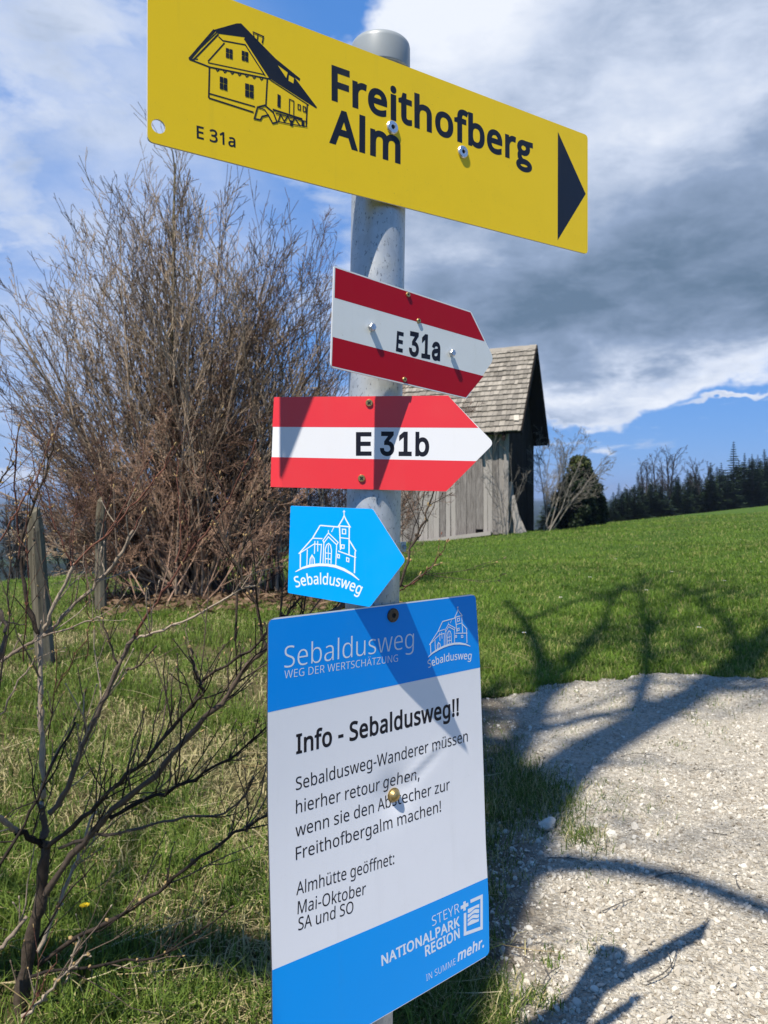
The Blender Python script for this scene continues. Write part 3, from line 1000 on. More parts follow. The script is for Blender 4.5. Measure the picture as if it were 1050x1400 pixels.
# ------------------------------------------------------------------ lettering: outlines of the characters used on the signs
ALPH = ''.join(chr(c) for c in range(35, 127) if chr(c) not in '\\\'"')
GLYPHS_HUMANIST = [
    ' 1J',
    '!1R0W0v0)0v/p5O0l5O /i/Y/l/t/w0)0,020?050R020c0)0n/t0r/Y0n/@0c/00R/%0?.~0,/%/w/0/l/@',
    ',1Q0o0(0]/E0C._0)-|/O-|/`.c/n/M/x010i01',
    '-1}/N12/N1q1]1q1]12',
    '.1Q/i/Y/l/t/w0)0,020?050R020c0)0n/t0r/Y0n/@0c/00R/%0?.~0,/%/w/0/l/@',
    '1462=/.1R/.1R3V1R3~1S4B1U4`1>4I0~430@3[/v401]5O2=5O',
    '3463Q3~3P3e3K3N3C3:383)3*2t2u2g2b2]2L2S252N252J2U2E2r2;3.2/3A1z3T1`3`1@3d0x3a0W3Y093L/y39/a2}/L2_/<2D/22&/+1a/&1;/%0y/&0]/)0B/-0)/3/k/;/R/E/R0-/l/}0+/t0F/l0b/g0}/c1</b1a/d2#/j2=/s2Q0$2e0<2p0X2t0y2r152l1H2a1Y2R1g2@1r2)1z1k2$1M2(1-2)0O2)0O2g1.2g1K2h1g2m1~2t263#2F302S3?2]3P2b3d2d3y2a482W4M2G4_224l1t4t1U4v1A4v1/4t0y4p0a4i0I4_/z4E/U4v/l5+0+580G5E0`5M0x5R185U1T5W2#5T2H5M2h5@3%5.394t3F4[3O4@',
    ':1Q/i/Y/l/t/w0)0,020?050R020c0)0n/t0r/Y0n/@0c/00R/%0?.~0,/%/w/0/l/@ /i3I/l3c/w3t0,3}0?4$0R3}0c3t0n3c0r3I0n300c2z0R2p0?2m0,2p/w2z/l30',
    'A4m3|/.361+0b1+/x/././.1Z5Q2A5Q4m/. 2:3f223}2&4E1z4a1r4@1i3}1a3f0z1l2{1l',
    'C4h2d4r2F4q2*4k1l4c1S4V1>4F1,440w3y0j3a0`3E0W3&0S2b0Q2>0R1w0W1V0_190h0y0u0`1)0I1:071O0&1g/v2%/m2C/h2c/f2|/g39/i3P/m48/}48/=3}/63g/03O/,37/(2w/&2X/%26/&1r/,1S/319/=0{/J0`/_0G/w0307/}0W/s0s/j16/e1U/a1w/`2?/a2`/d2~/j3@/r3]/|3w0-440;4J0L4`0_4r0t5(1/561H5A1d5K2$5Q2D5U2e5W3&5V3C5S3`5N3z5G485?4N55414R3P4i3:4n2}4q',
    'D5[5*2D5)1z5$1V4y164o0s4b0W4M0845/y3u/b3U/O39/C2v/:2U/322//1h/./}/./}5O1y5O2@5M2a5I3#5C3@5:3Z5.3y4x484b4O4G4c4*4o3k4y3N5$3/5)2i 482A472g423-4*3J3z3f3l3|3Z453F4F3/4S2q4_2T4f254j1o4l0k4l0k/m1_/m20/o2W/v2{0%3?063X0K3n0e3~1(4/1J461q',
    'E4*3T/./}/./}5O3T5O3T4j0k4j0k2k3E2k3E2,0k2,0k/n3T/n',
    'F3g0k/./}/./}5O3T5O3T4j0k4j0k2R3E2R3E1n0k1n',
    'G5Z2g2N4y2N4y/D4Y/:4:/33v/-3]/*3B/(3%/%2d/%2A/&1{/,1]/31A/=1&/J0f/^0L/v06060$0V/t0r/k14/e1T/a1v/`2>/a2b/f3(/m3G/v3f0(4%0<4E0S4a0o4y14521O5?1n5I235Q2U5U2{5W3?5V3^5S3|5N4=5G4W5?4q554U4P4@4Y4)4b3l4i3Q4n374q2w4r2U4p264k1u4b1[4U1D4F1/430y3y0k3`0`3D0W3&0R2b0P2>0R1x0V1X0^1;0g0{0t0b1)0K1<081R0(1l/v2./m2O/g2u/f32/f3G/g3Z/j40/s401i2g1i',
    'H5e4q/.4&/.4&2+0k2+0k/./}/./}5O0k5O0k2k4&2k4&5O4q5O',
    'I201j/./N/./N/X07/h074p/N5$/N5O1j5O1j5$1%4p1%/h1j/X',
    'K4]4]/.3b/.1K210k1X0k/./}/./}5O0k5O0k2B1A2z1t3U3Y5O4T5O2$2d',
    'L3k/}/./}5O0k5O0k/o3V/o3V/.',
    'M752k/.0c4c0`4c0c490e3^0e2|0e/./}/./}5O125O3/0;320;525O6B5O6B/.5T/.5T3%5U3_5W485Z4b5W4b3L/.',
    'N5t5%/.4+/.0b4H0_4H0b3w0d3@0e2a0e/./}/./}5O0v5O4?074B074@0^4>1;4<1t4<5O5%5O',
    'O6*5S2?5R1z5O1Z5J1<5C0{590a5.0H4{024k/x4Y/e4E/T4//F3s/;3X/23=/+2z/&2Z/%29/&1v/+1X/21>/;1&/G0l/U0W/f0F/x06020)0H/y0b/p0|/i1=/d1Z/a1z/`2@/a2c/e3)/j3H/r3f/}4%024E0F4a0_4y0{53185@1T5J1r5Q285V2Z5W3*5U3O5N3s5C47534R4z4k4b5#4E554%5@3f5I3H5O3)5R2c 0Q2?0R1w0V1V0]180f0x0r0_1$0I16061I0&1a/u1z/m2;/g2Z/f2z/g3;/m3T/u3k0&3~06440I4B0_4M0x4V184]1V4a1w4b2?4`2j4Z344Q3V4D3u44453{4K3c4]3F4i3$4q2Z4s2;4q1z4l1a4c1I4V164G1$450r3z0f3b0]3F0V3(0R2c',
    'P4Q1`5O205M2U5H2w5?38523O4}3f4e3v4G4$4%4(3Z4&3C3~3,3x2q3n2]3b2H3Q263=2%3$1t2e1i2M1b231^1r1Z1R1Y0k1Y0k/./}/./}5O 1Y4l0k4l0k2=1J2=1m2>202B2J2H2a2R2s2_3%2o303%363=383W343z3(4:2o4P2Z4[2A4e1}4j',
    'R4`1g5O2.5M2M5J2j5D3&5=3C5.3Z4w3m4a3y4F4%4(4(3a4%3C3|3*3r2o3f2[3W2J3G2=35222~2(2k1|4S/.3Y/.2(1h0k1h0k/./}/./}5O 1c4k0k4k0k2J1g2J2,2K2H2P2`2Y2s2f3)2|343<383^363u314.3)4?2x4L2i4W2V4a2?4f2$4j',
    'S4#3Y0n3V0M3N003@/q3-/Z2p/H2S/92;/11|/+1_/&1@/%0^/)0&/2/W/A/W0,/m0#0*/w0E/p0c/j1$/g1C/f1_/g1w/k21/q2B/y2Q0)2]062e0E2j0U2k0h2h1&2_1<2T1I2G1T251a1z1l1_1w1>2)1%220l2<0W2F0F2Q062^0)2k/y2y/p3-/h3=/c3O/`3d/_3z/b4</i4V/v4n0-5&0B580]5E0z5O1?5U1b5W2%5V2B5S2_5N2x5G355@3K57344S2{4[2f4c2N4i264n1y4q1`4r1I4q154n0~4h0i4Z0Y4J0P450M3y0P3^0Y3H0d3;0q301%3$1;2v1S2k1q2_262R2S2E2m273&2(391r3G1_3Q1H3W1/',
    'T4*1~/.15/.154j/64j/65O3|5O3|4j1~4j',
    'U5]4n1D4m1&4h0g4a0L4U034H/w47/c3~/Q3g/B3K/63./-2h/(2B/%1u/(1O//1//;0m/K0T/a0@/z000;0$0Y/y0|/w1F/w5O0e5O0e1C0h0}0o0`0z0F10011E/{1_/o1~/h2F/f2h/h3)/n3A/x3U0,3f0=3r0R3z0j4#1(4%1D4%5O4n5O',
    'W7H7=5O5Y/.4k/.3U3=3K3a3B4&3;4C384T354C3/4&3%3`2w3;1e/.0v/./85O0)5O1(1Y1114180l1>0J1C0+1H0K1O0o1X191c1^2n5O3^5O4m1[4x155%0l5,0I520+580U5B1)5N1Z6L5O',
    'Y421^2C3>5O425O2&1X2&/.19/.191U/.5O/~5O',
    'Z463r/./L/./L/f2m4i/V4i/V5O3j5O3j4s0J/o3r/o',
    'a4.1b3|2,3z2K3s2g3i2|3Y323E3>3,3E2i3G2E3G/.2o/.2a/l2^/l2P/]2D/O27/D2)/;1u/31e/-1R/)1=/&1%/%0i/&0P/,0;/40(/>/s/L/f/_/[/s/U00/S0K/V0k/a1*/p1A0+1U0B1b0^1l0}1t1E1y1n1|2]1~2]2=2Y2^2R2w2E3-23391x3@1^3B1G3A113>0x380>2|0(3V0<3a0R3j0l3q1+3w1F3{ 1w1J1Q1G121B0t1:0b100P0z0E0e0B0K0D050L/~0X/q0i/g0|/b16/`1Y/c1x/m27/~2K0;2W0Z2[1%2[1L',
    'b4Y0`490_3a0[3;0`3;0n3L0~3[173j1O3t1k3z203|2V3y2y3n3<3]3W3C3i3+3w2i4$2G4+1|4-1Q4,1.4(0h3|0J3r0/3a/l3L/R33/?2r/12R/)20/%1k/(1O/.17/80~/F0n/T0`/f0Y/f0K/./s/./s5t0`5t 2#3A1b3?1I39163/1%2}0t2k0k2T0e2:0a1w0`1S0`1P0a1+0f0e0n0H0z011//y1D/l1`/d2$/b2I/f2f/t2}013.0I370f3<1,3>1R3<1y372?3.2[2}2s2f3.2H3<',
    'c3G1l/%1O/&15/,0w/30`/=0J/J07/[0&/p/t0+/i0F/a0d/]1*/Z1O/]1u/b2</j2[/v2w0)330:3G0M3W0c3f0{3p193w1S3{1p3}2+3|2@3z2U3v2i3q2y3l3,3f2r3*2D382+3<1o3>1S3<1;361%3,0p2x0b2f0W2O0O250K1r0I1O0K1/0O0m0W0R0b0<0p0*1%/v19/l1P/f1k/d2%/e2;/g2N/k2`/p2q/v3$/}3$/=2q/62a/12P/,2=/)2(/&',
    'd4Y1W/%10/)0i/40J/E00/_/z/w/l09/c0Z/]1%/Z1P/]1{/c2F/m2h/z3+013C0K3]0j3o113y1W3}1n3|2%3y283t2O3k2d3^2u3M3(3<3-3<3*3[3(3}3(5t3p5t3p/.36/.3,/i3(/i2u/V2d/F2O/927//2%/*1m/& 1c/b2&/d2B/k2W/v2i0,2u0A2}0[3(0z3)1B3)1O3(1v2~2<2u2Y2j2q2Y3)2C372(3?1b3A1>3<0}3-0g2o0Y2U0P290K1t0I1O0K1*0P0e0Y0H0g010}/t1?/f',
    'e401e3}2-3z2M3r2j3e3(3R3<3;3L2{3U2d3]2K3a203b1o3b1C0I1C0L0|0S0^0`0C0o0.1(/y1?/m1Z/f1y/c28/d2Q/g2h/k2}/q38/x3N0%3N/B38/92~/22h/-2P/)27/&1v/%1W/(1</,0|/40d/?0M/M09/_0)/s/u0//j0I/b0g/]1+/Z1N/]1q/a25/h2R/s2n0$3+043@0F3Q0Z3b0r3n1/3v1I3{ 1d3B1D3?1)340o2}0^2d0Q2E0K1|2s1|2q292n2N2g2c2_2s2R3&2D32243;1{3@',
    'f242*3=0s3=0s/.0+/.0+3=/:3=/:3_0+3w0+450-4X034w0<550H5J0X5[0m5h1(5q1A5w1^5x1w5w225t2V5j2D522%5:1_5>1H5;17531)5%0{4n0u4U0s460s3u2*3u',
    'g4Y1W3}1s3{213v2I3m2`3`2s3O3)3;3-3;373u3p3u3p/&3o.e3k.I3d.03Z-v3J-[35-G2v-62_--2E-&2(,~1d,}1D,}1(-$0h-(0N-.07-4/}-=/}.#07-u0O-m0j-f1+-a1H-^1h-]2/-a2L-l2e-~2v.;3%.X3).|3)/23*/N3,/h3(/h2s/S2a/C2K/623/-1u/(1W/%10/*0h/50I/G0//b/y/{/l0=/c0_/]1(/Z1P/]1x/c2A/l2c/y3$0/3?0I3Z0h3n1/3y 1a3A1I3>15380~3-0n2y0a2g0V2O0O250K1r0I1O0K1*0P0d0Z0G0g000~/s1?/e1c/a1x/b2//d2@/i2U/t2g0)2q062x0E2~0W3&0l3)1&3*1?3*1P3)1v3#2:2x2U2m2l2`2}2N3029391|3?',
    'h4[0`3v0_3U0[380a380j3G0v3S1(3^163g1F3o1W3t1i3y1z3{213|2R3z2p3u3.3l3D3_3U3M3d383n2y3t2Z3v283v/.3//.3/233,2S3$2n2s3&2`352G3>2)3A1f3?1L38173.1&2|0u2j0k2T0e2;0a1y0`1X0`/./s/./s5t0`5t',
    'i1I0`3u0`/./s/./s3u 0<5b0K5_0Y5V0c5H0f540c4{0Y4m0K4e0<4b0,4e/z4m/q4{/n54/q5H/z5V0,5_',
    'k3s0_2C0^1|0[1W0_1W0m1k1%2(172=2g3u3`3u1f1q3l/.2q/.151B0_0s0_/./s/./s5t0_5t',
    'l1I0`/./s/./s5t0`5t',
    'm7L5.3}5P3{5n3t6,3h6A3W6Q3A6]3%6d2`6f286f/.5z/.5z255x2T5q2n5e3&5S355=3>4}3A4V3<48303}2w3q2c3i2J3d2.3b1h3b/.2w/.2w252v2J2r2^2m2n2a3&2O352A3<203?1x3A1^3?1F38133.1#2|0s2j0k2T0e2;0a1z0`1Y0`/./s/./s3u0Q3u0]390a390p3N1&3`1<3m1S3v1d3z1t3|2*3}2J3{2f3u2~3k373]3H3J3T343X343i3J3}3]493k4R3u4m3{',
    'n4[233}2W3{2x3t373h3M3W3`3A3l3%3s2`3v283v/.3//.3/233,2S3$2n2s3&2`352G3>2)3A1c3>1F36103*0{2s0o2]0g2A0a1}0`1Y0`/./s/./s3u0Q3u0]390a390k3G0w3T1)3`183i1H3p1X3v1j3z1|3|',
    'o4Q4%1R4#1/3{0k3s0M3h033Z/v3J/b37/O2}/@2e/52K/-2//(1l/%1P/(16/-0x/50a/@0K/O08/b0(/v/u03/j0M/b0k/]1//Z1R/]1u/a2:/i2V/s2q0$3.053B0H3S0^3c0v3n143v1P3{1o3}203{2K3v2e3n2|3c363S3I3B3Y3.3h2q3s2V3{2:4#1u 0I1R0K120O0o0V0T0b0=0p0*1%/v1:/j1R/d1n/b2./d2F/j2Z/v2l0*2z0=3*0T310o3512371R351s31253)2O2z2f2l2y2Z3-2F382.3>1m3A1N3>13360y3(0h2p0Z2W0P2<0K1w',
    'r2l2-3}2G3|2`3x2V362?3:2(3<1k391S311=3$1*2o0{2b0q2Q0j2A0d2.0a1v0`1`0`/./s/./s3u0R3u0Z3$0^3$0h350s3C1#3Q113^1@3i1P3q1b3x1t3|',
    's3F2}0K2{002t/t2h/`2W/N2D/@2,/41l/,1L/(1*/%0i/&0N/)07/-/}/3/j/9/X/A/X0&/k/z0$/r0</k0T/e0n/a1,/`1M/b1g/h1{/q2-/~2502280D260T2/0b1~0o1j0|1X1*1B131(1>0i1H0P1S0;1_0(1j/t1w/h2*/_2;/Y2N/W2e/]3,/l3H0)3_0A3l0^3u0}3{1D3}1_3|1w3y233u2J3o2`3h2t3`2[3&1}3:1i3?1T3A1?3B1$3A0j3<0W340F3#0@2i0C2X0K2J0Y2>0o221U1q1p1g2,1]2A1Q2R1E2b192n1*2v0t2{0a',
    't2A1N/a1p/d20/j20/31}/.1k/*1B/%1,/&0r/+0_/20L/;0</I0//Z0%/q/{01/y0Q/y3=/;3=/;3`/z3|0;4}0e4}0e3u2-3u2-3=0e3=0e0S0g0;0n0&0x/t1+/i1;/c',
    'u4[3r3u3r/.38/.3-/h3*/h2{/Y2o/M2b/B2R/92B/221/-1{/)1i/&1V/%15/(0t/-0Z/60D/C03/T0$/j/v0)/p0F/n0i/n3u0[3u0[0n0^0N0f040s/{1*/m1B/d1a/b2#/d2=/j2R/t2d0%2q082z0M3%0g3*1)3+1H3+3u',
    'w6.2{1n2q242i2T2b2p2]3+2Y3+2T2p2N2S2F232<1m1I//0S///73v0%3v0b1C0n0o0x0A0~/x1%/x1,05130T1;0u1C16253v3(3v3s164#0j4/0A45/y48/y4>0@4I0n4U1C573v6$3v4c//3j//',
    'z3?2{/./M/./M/^2%3=/[3=/[3u2u3u2u3?0D/f2{/f',
    'Ä4m3|/.361+0b1+/x/././.1Z5Q2A5Q4m/. 2:3f223}2&4E1z4a1r4@1i3}1a3f0z1l2{1l 0d6j0g6|0o7-0{741.761=741I7-1Q6|1T6j1Q6W1I6K1=6C1.6A0{6C0o6K0g6W 2F6j2H6|2P7-2]742k762z743+7-336|366j336W3+6K2z6C2k6A2]6C2P6K2H6W',
    'ö4Q4%1R4#1/3{0k3s0M3h033Z/v3J/b37/O2}/@2e/52K/-2//(1l/%1P/(16/-0x/50a/@0K/O08/b0(/v/u03/j0M/b0k/]1//Z1R/]1u/a2:/i2V/s2q0$3.053B0H3S0^3c0v3n143v1P3{1o3}203{2K3v2e3n2|3c363S3I3B3Y3.3h2q3s2V3{2:4#1u 0I1R0K120O0o0V0T0b0=0p0*1%/v1:/j1R/d1n/b2./d2F/j2Z/v2l0*2z0=3*0T310o3512371R351s31253)2O2z2f2l2y2Z3-2F382.3>1m3A1N3>13360y3(0h2p0Z2W0P2<0K1w 0W540Z5F0c5R0o5Y0}5[115Y1=5R1E5F1H541E4~1=4q114j0}4g0o4j0c4q0Z4~ 29542<5F2D5R2P5Y2_5[2n5Y2z5R3&5F3*543&4~2z4q2n4j2_4g2P4j2D4q2<4~',
    'ü4[3r3u3r/.38/.3-/h3*/h2{/Y2o/M2b/B2R/92B/221/-1{/)1i/&1V/%15/(0t/-0Z/60D/C03/T0$/j/v0)/p0F/n0i/n3u0[3u0[0n0^0N0f040s/{1*/m1B/d1a/b2#/d2=/j2R/t2d0%2q082z0M3%0g3*1)3+1H3+3u 0]540_5F0h5R0t5Y1&5[155Y1B5R1J5F1M541J4~1B4q154j1&4g0t4j0h4q0_4~ 2>542A5F2I5R2U5Y2d5[2r5Y3#5R3,5F3/543,4~3#4q2r4j2d4g2U4j2I4q2A4~',
]
GLYPHS_GROTESQUE = [
    ' 16',
    '141/{/./{/f3M/f3M/. 244j24/.1N/.1N4,1K4,0*3,0*3r1@4j',
    '3411T/&16/)0t//0Y/80@/D0,/T/u/h/h/~/_0</Z0X0A0X0G0?0R0+0e/v0z/j10/e1B/b1U/a1j/b1}/f23/l2C/t2P0#2[012d0@2i0Q2j0f2i0x2d1.2]1>2R1M2D1Y231e1y1l1`1q1C1s0r1s0r2K2@4,2@40/u40/u4j3:4j3:491M261M2A1r2B272>2T242n2%3(1o391X3E1@3M1&3O0f3L0H3E0.38/q3(/[2n/I2U/:29/01v/)',
    'E3j/k/./k4j3:4j3:400Q400Q2>3)2>3)1`0Q1`0Q/h3=/h3=/.',
    'a3K0u/$0^/&0G/+02/3/{/=/k/K/_/[/T/n/N0(/L0@/N0T/R0g/Y0v/i1-/}1;001B0@1H0Q1M1,1V1e1^1w1a2)1f211n241z241|21272+2I1{2W1k2c1V2j1>2l1$2j0j2c0X2Y0J2M0?2@0822/W2C/b2Y/o2l/~2{033,0F360Y3=0n3B1&3E1<3F1Q3E1j3A1z3=2/372>3.2L3#2X2q2c2a2k2M2p262r1v2r/.25/.25/c20/c2(/T1w/G1g/:1Q//1A/*1//& 1#/[1:/^1M/b1_/j1s/y2&01200G240_24182.141~101b1*1B1$1)0}0Z0t0I0k0;0`030P000=020+0:/w0F/l0V/c0j/^',
    'b3o1`/%1J/&17/+1%/20n/?0_/M0J/j0D/j0D/./d/./d4j0F4j0F2`0J2`0^2{0m3.1$3;163A1I3E1`3F1~3D2?3<2Y3/2p2w3(2a382E3A2.3G1p3K1T3L173K0u3G0Y3A0@380(3)/h2q/P2Y/>2@/12#/( 1V/^1m/`2%/f27/q2F0#2R052]0I2d0`2h0x2i172h1Q2d1j2]2$2S292G2J282W2%2c1n2i1V2k1@2i1,2c0v2X0h2K0Z2:0Q2&0J1l0F1R0E170F0w0J0_0Q0G0[030h/}0w/p1-/f1@/`',
]


def _num(s):
    return ALPH.index(s[0]) * len(ALPH) + ALPH.index(s[1]) - 1000


def load_glyphs(rows):
    g = {}
    for r in rows:
        cs = [[(_num(c[i:i + 2]), _num(c[i + 2:i + 4])) for i in range(0, len(c), 4)] for c in r[3:].split(' ') if c]
        g[r[0]] = (_num(r[1:3]), [np.array(c, float) for c in cs])
    return g


FONT = {'hum': load_glyphs(GLYPHS_HUMANIST), 'gro': load_glyphs(GLYPHS_GROTESQUE)}


def ring_glyph():
    """two-storey g for the bold place name"""
    th = np.arange(22) * 2 * math.pi / 22
    ell = lambda cx, cy, rx, ry, s: np.stack([cx + rx * np.cos(s * th), cy + ry * np.sin(s * th)], -1)
    return (462, [ell(212, 292, 160, 138, 1), ell(212, 292, 92, 78, -1), ell(226, -72, 205, 112, 1), ell(222, -78, 132, 54, -1),
                  np.array([(96, 214), (62, 150), (66, 84), (110, 20), (190, 20), (136, 78), (128, 120), (140, 166)], float)[::-1] if False else
                  np.array([(140, 166), (128, 120), (140, 84), (190, 30), (110, 10), (66, 70), (62, 140), (96, 214)], float)[::-1],
                  np.array([(250, 425), (250, 360), (455, 372), (455, 430)], float)])


FONT['hum']['\u0261'] = ring_glyph()
CAPH = {k: float(max(c[:, 1].max() for c in f['E'][1])) for k, f in FONT.items()}


def area(c):
    x, y = c[:, 0], c[:, 1]
    return 0.5 * float(np.sum(x * np.roll(y, -1) - np.roll(x, -1) * y))


def offset_contour(c, d):
    e = np.roll(c, -1, 0) - c
    e /= np.linalg.norm(e, axis=1, keepdims=True) + 1e-9
    nrm = np.stack([e[:, 1], -e[:, 0]], -1)
    p = np.roll(nrm, 1, 0)
    m = nrm + p
    k = np.maximum((m * m).sum(1, keepdims=True), 0.9)
    return c + d * 2 * m / k


def tess(contours):
    """triangles of a set of outlines; the biggest one says which way round is solid"""
    return tess_one([np.asarray(c, float) for c in contours])


def tess_one(contours):
    """constrained Delaunay triangles that lie inside (non-zero winding)"""
    from mathutils.geometry import delaunay_2d_cdt
    pts, edges = [], []
    for c in contours:
        n = len(pts)
        m = len(c)
        pts += [Vector((float(p[0]), float(p[1]))) for p in c]
        edges += [(n + i, n + (i + 1) % m) for i in range(m)]
    size = max(max(abs(p[0]), abs(p[1])) for p in pts)
    vo, _, fo, _, _, _ = delaunay_2d_cdt(pts, edges, [], 0, size * 1e-7)
    V = np.array([tuple(p) for p in vo])
    T = []
    for f in fo:
        for k in range(1, len(f) - 1):
            t = (f[0], f[k], f[k + 1])
            g = V[list(t)].mean(0)
            if sum(winding(g, c) for c in contours) != 0:
                T.append(t)
    T = np.array(T, int).reshape(-1, 3)
    A, B, C = V[T[:, 0]], V[T[:, 1]], V[T[:, 2]]
    cr = (B[:, 0] - A[:, 0]) * (C[:, 1] - A[:, 1]) - (B[:, 1] - A[:, 1]) * (C[:, 0] - A[:, 0])
    T = np.where((cr < 0)[:, None], T[:, [0, 2, 1]], T)
    return V, T[np.abs(cr) > size * size * 1e-10]


def winding(p, c):
    x, y = c[:, 0], c[:, 1]
    x2, y2 = np.roll(x, -1), np.roll(y, -1)
    up = (y <= p[1]) & (y2 > p[1])
    dn = (y > p[1]) & (y2 <= p[1])
    cr = (x2 - x) * (p[1] - y) - (p[0] - x) * (y2 - y)
    return int(np.sum(up & (cr > 0))) - int(np.sum(dn & (cr < 0)))


_gc = {}


def glyph(font, ch, bold):
    k = (font, ch, bold)
    if k not in _gc:
        cs = FONT[font][ch][1]
        if bold and cs:
            big = max(cs, key=lambda c: abs(area(c)))
            s = 1.0 if area(big) > 0 else -1.0
            cs = [offset_contour(c, bold * s) for c in cs]
        _gc[k] = tess(cs) if cs else None
    return _gc[k]


def text_shape(s, font, bold=0, track=0):
    """characters set on one line; x scaled to 0..1 over the inked width, y in cap heights"""
    x, out = 0.0, []
    for ch in s:
        adv = FONT[font][ch][0]
        g = glyph(font, ch, bold)
        if g is not None:
            out.append((g[0] + np.array([x, 0.0]), g[1]))
        x += adv + track + bold * 0.9
    x0 = min(v[:, 0].min() for v, _ in out)
    x1 = max(v[:, 0].max() for v, _ in out)
    return [((v - np.array([x0, 0])) / np.array([x1 - x0, CAPH[font]]), t) for v, t in out]


# ------------------------------------------------------------------ flat signs
POLE_Y, POLE_R = 0.86, 0.030


def pole_x(z):
    return -0.0114 + (z - 0.984) * 0.0156


class Plate:
    """a sign's own plane: a runs along it, b is height, w is out of it"""
    def __init__(self, theta, z, dist=0.034, bend=None):
        t = R(theta)
        self.r = np.array([math.cos(t), math.sin(t), 0.0])
        self.nrm = np.array([math.sin(t), -math.cos(t), 0.0])
        self.o = np.array([pole_x(z), POLE_Y, 0.0]) + dist * self.nrm
        self.bend = bend

    def w(self, a, b):
        return self.bend(a, b) if self.bend else np.zeros_like(np.asarray(a, float))

    def loc(self, u, v):
        d = np.array([(u - UC) / F, 1.0, -(v - VH) / F])
        c = np.array([0, 0, CAMZ])
        w = 0.0
        for _ in range(4):
            o = self.o + self.nrm * w
            t = ((o - c) @ self.nrm) / (d @ self.nrm)
            p = c + t * d
            a, b = float((p - o) @ self.r), float(p[2])
            w = float(self.w(a, b))
        return np.array([a, b])

    def pt(self, ab, off=0.0):
        ab = np.asarray(ab, float).reshape(-1, 2)
        w = np.asarray(self.w(ab[:, 0], ab[:, 1])) + off
        return self.o + ab[:, :1] * self.r + w[:, None] * self.nrm + ab[:, 1:] * np.array([0, 0, 1.0])

    def px(self, pts):
        return np.array([self.loc(*p) for p in pts])

    # --- shapes, all given in local coordinates
    def slab(self, contours, thick=0.002):
        """plate with thickness from an outline and holes"""
        V, T = tess(contours)
        n = len(V)
        A = self.pt(V, 0.0)
        B = self.pt(V, -thick)
        mb = MB()
        mb.add(np.concatenate([A, B]), None, np.concatenate([T, T[:, ::-1] + n]))
        Q, k = [], 0
        for c in contours:
            m = len(c)
            for i in range(m):
                j = (i + 1) % m
                Q.append((k + i, k + j, n + k + j, n + k + i))
            k += m
        mb2 = MB().add(np.concatenate([A, B]), Q)
        return mb, mb2

    def fill(self, mb, contours, off):
        V, T = tess([np.asarray(c) for c in contours])
        mb.add(self.pt(V, off), None, T)

    def stroke(self, mb, pts, width, off, closed=False, taper=None):
        """line of constant width with mitred corners"""
        P = np.asarray(pts, float)
        n = len(P)
        nxt = np.roll(P, -1, 0) - P
        if not closed:
            nxt[-1] = nxt[-2]
        nxt /= np.linalg.norm(nxt, axis=1, keepdims=True) + 1e-12
        prv = np.roll(nxt, 1, 0)
        if not closed:
            prv[0] = nxt[0]
        m = np.stack([-(nxt[:, 1] + prv[:, 1]), nxt[:, 0] + prv[:, 0]], -1)
        k = np.maximum((m * m).sum(1, keepdims=True), 0.8)
        wd = np.full((n, 1), width / 2) if taper is None else (np.asarray(taper)[:, None] * width / 2)
        o = m * 2 / k * wd
        V = np.concatenate([P + o, P - o])
        Q = [(i, n + i, n + (i + 1) % n, (i + 1) % n) for i in range(n if closed else n - 1)]
        mb.add(self.pt(V, off), Q)

    def text(self, mb, s, px0, px1, cap_px, font='hum', bold=0, track=0, off=0.00009, mid=None, shear=0.0, cap_end=None):
        """text from inked start to inked end, along a straight or bowed baseline given in photograph pixels"""
        p0, p1 = self.loc(*px0), self.loc(*px1)
        c0 = self.loc(px0[0], px0[1] - cap_px)[1] - p0[1]
        c1 = c0 if cap_end is None else self.loc(px1[0], px1[1] - cap_end)[1] - p1[1]
        pm = (p0 + p1) / 2 if mid is None else self.loc(*mid)
        ctl = 2 * pm - (p0 + p1) / 2
        self.text_local(mb, s, p0, ctl, p1, (c0, c1), font, bold, track, off, shear)

    def text_local(self, mb, s, p0, ctl, p1, cap, font, bold, track, off, shear=0.0):
        for V, T in text_shape(s, font, bold, track):
            x, y = V[:, :1], V[:, 1:]
            c = (1 - x) ** 2 * p0 + 2 * x * (1 - x) * ctl + x * x * p1
            d = 2 * (1 - x) * (ctl - p0) + 2 * x * (p1 - ctl)
            d = d / np.linalg.norm(d, axis=1, keepdims=True)
            up = np.stack([-d[:, 1], d[:, 0]], -1)
            h = y * (cap[0] * (1 - x) + cap[1] * x)
            mb.add(self.pt(c + up * h + d * h * shear, off), None, T)

    def frame_at(self, u, v):
        ab = self.loc(u, v)
        return self.pt(ab)[0], ab


def rounded(P, rad, n=5):
    """outline with its corners rounded"""
    P = np.asarray(P, float)
    m = len(P)
    out = []
    for i in range(m):
        a, b, c = P[i - 1], P[i], P[(i + 1) % m]
        r = rad[i] if hasattr(rad, '__len__') else rad
        if r <= 0:
            out.append(b)
            continue
        d1, d2 = (a - b) / np.linalg.norm(a - b), (c - b) / np.linalg.norm(c - b)
        for k in range(n + 1):
            t = k / n
            out.append((1 - t) ** 2 * (b + d1 * r) + 2 * t * (1 - t) * b + t * t * (b + d2 * r))
    return np.array(out)


def ccw(P):
    return P if area(np.asarray(P)) > 0 else np.asarray(P)[::-1]


def circle(c, r, n=20):
    th = -np.arange(n) * 2 * math.pi / n
    return np.stack([c[0] + r * np.cos(th), c[1] + r * np.sin(th)], -1)


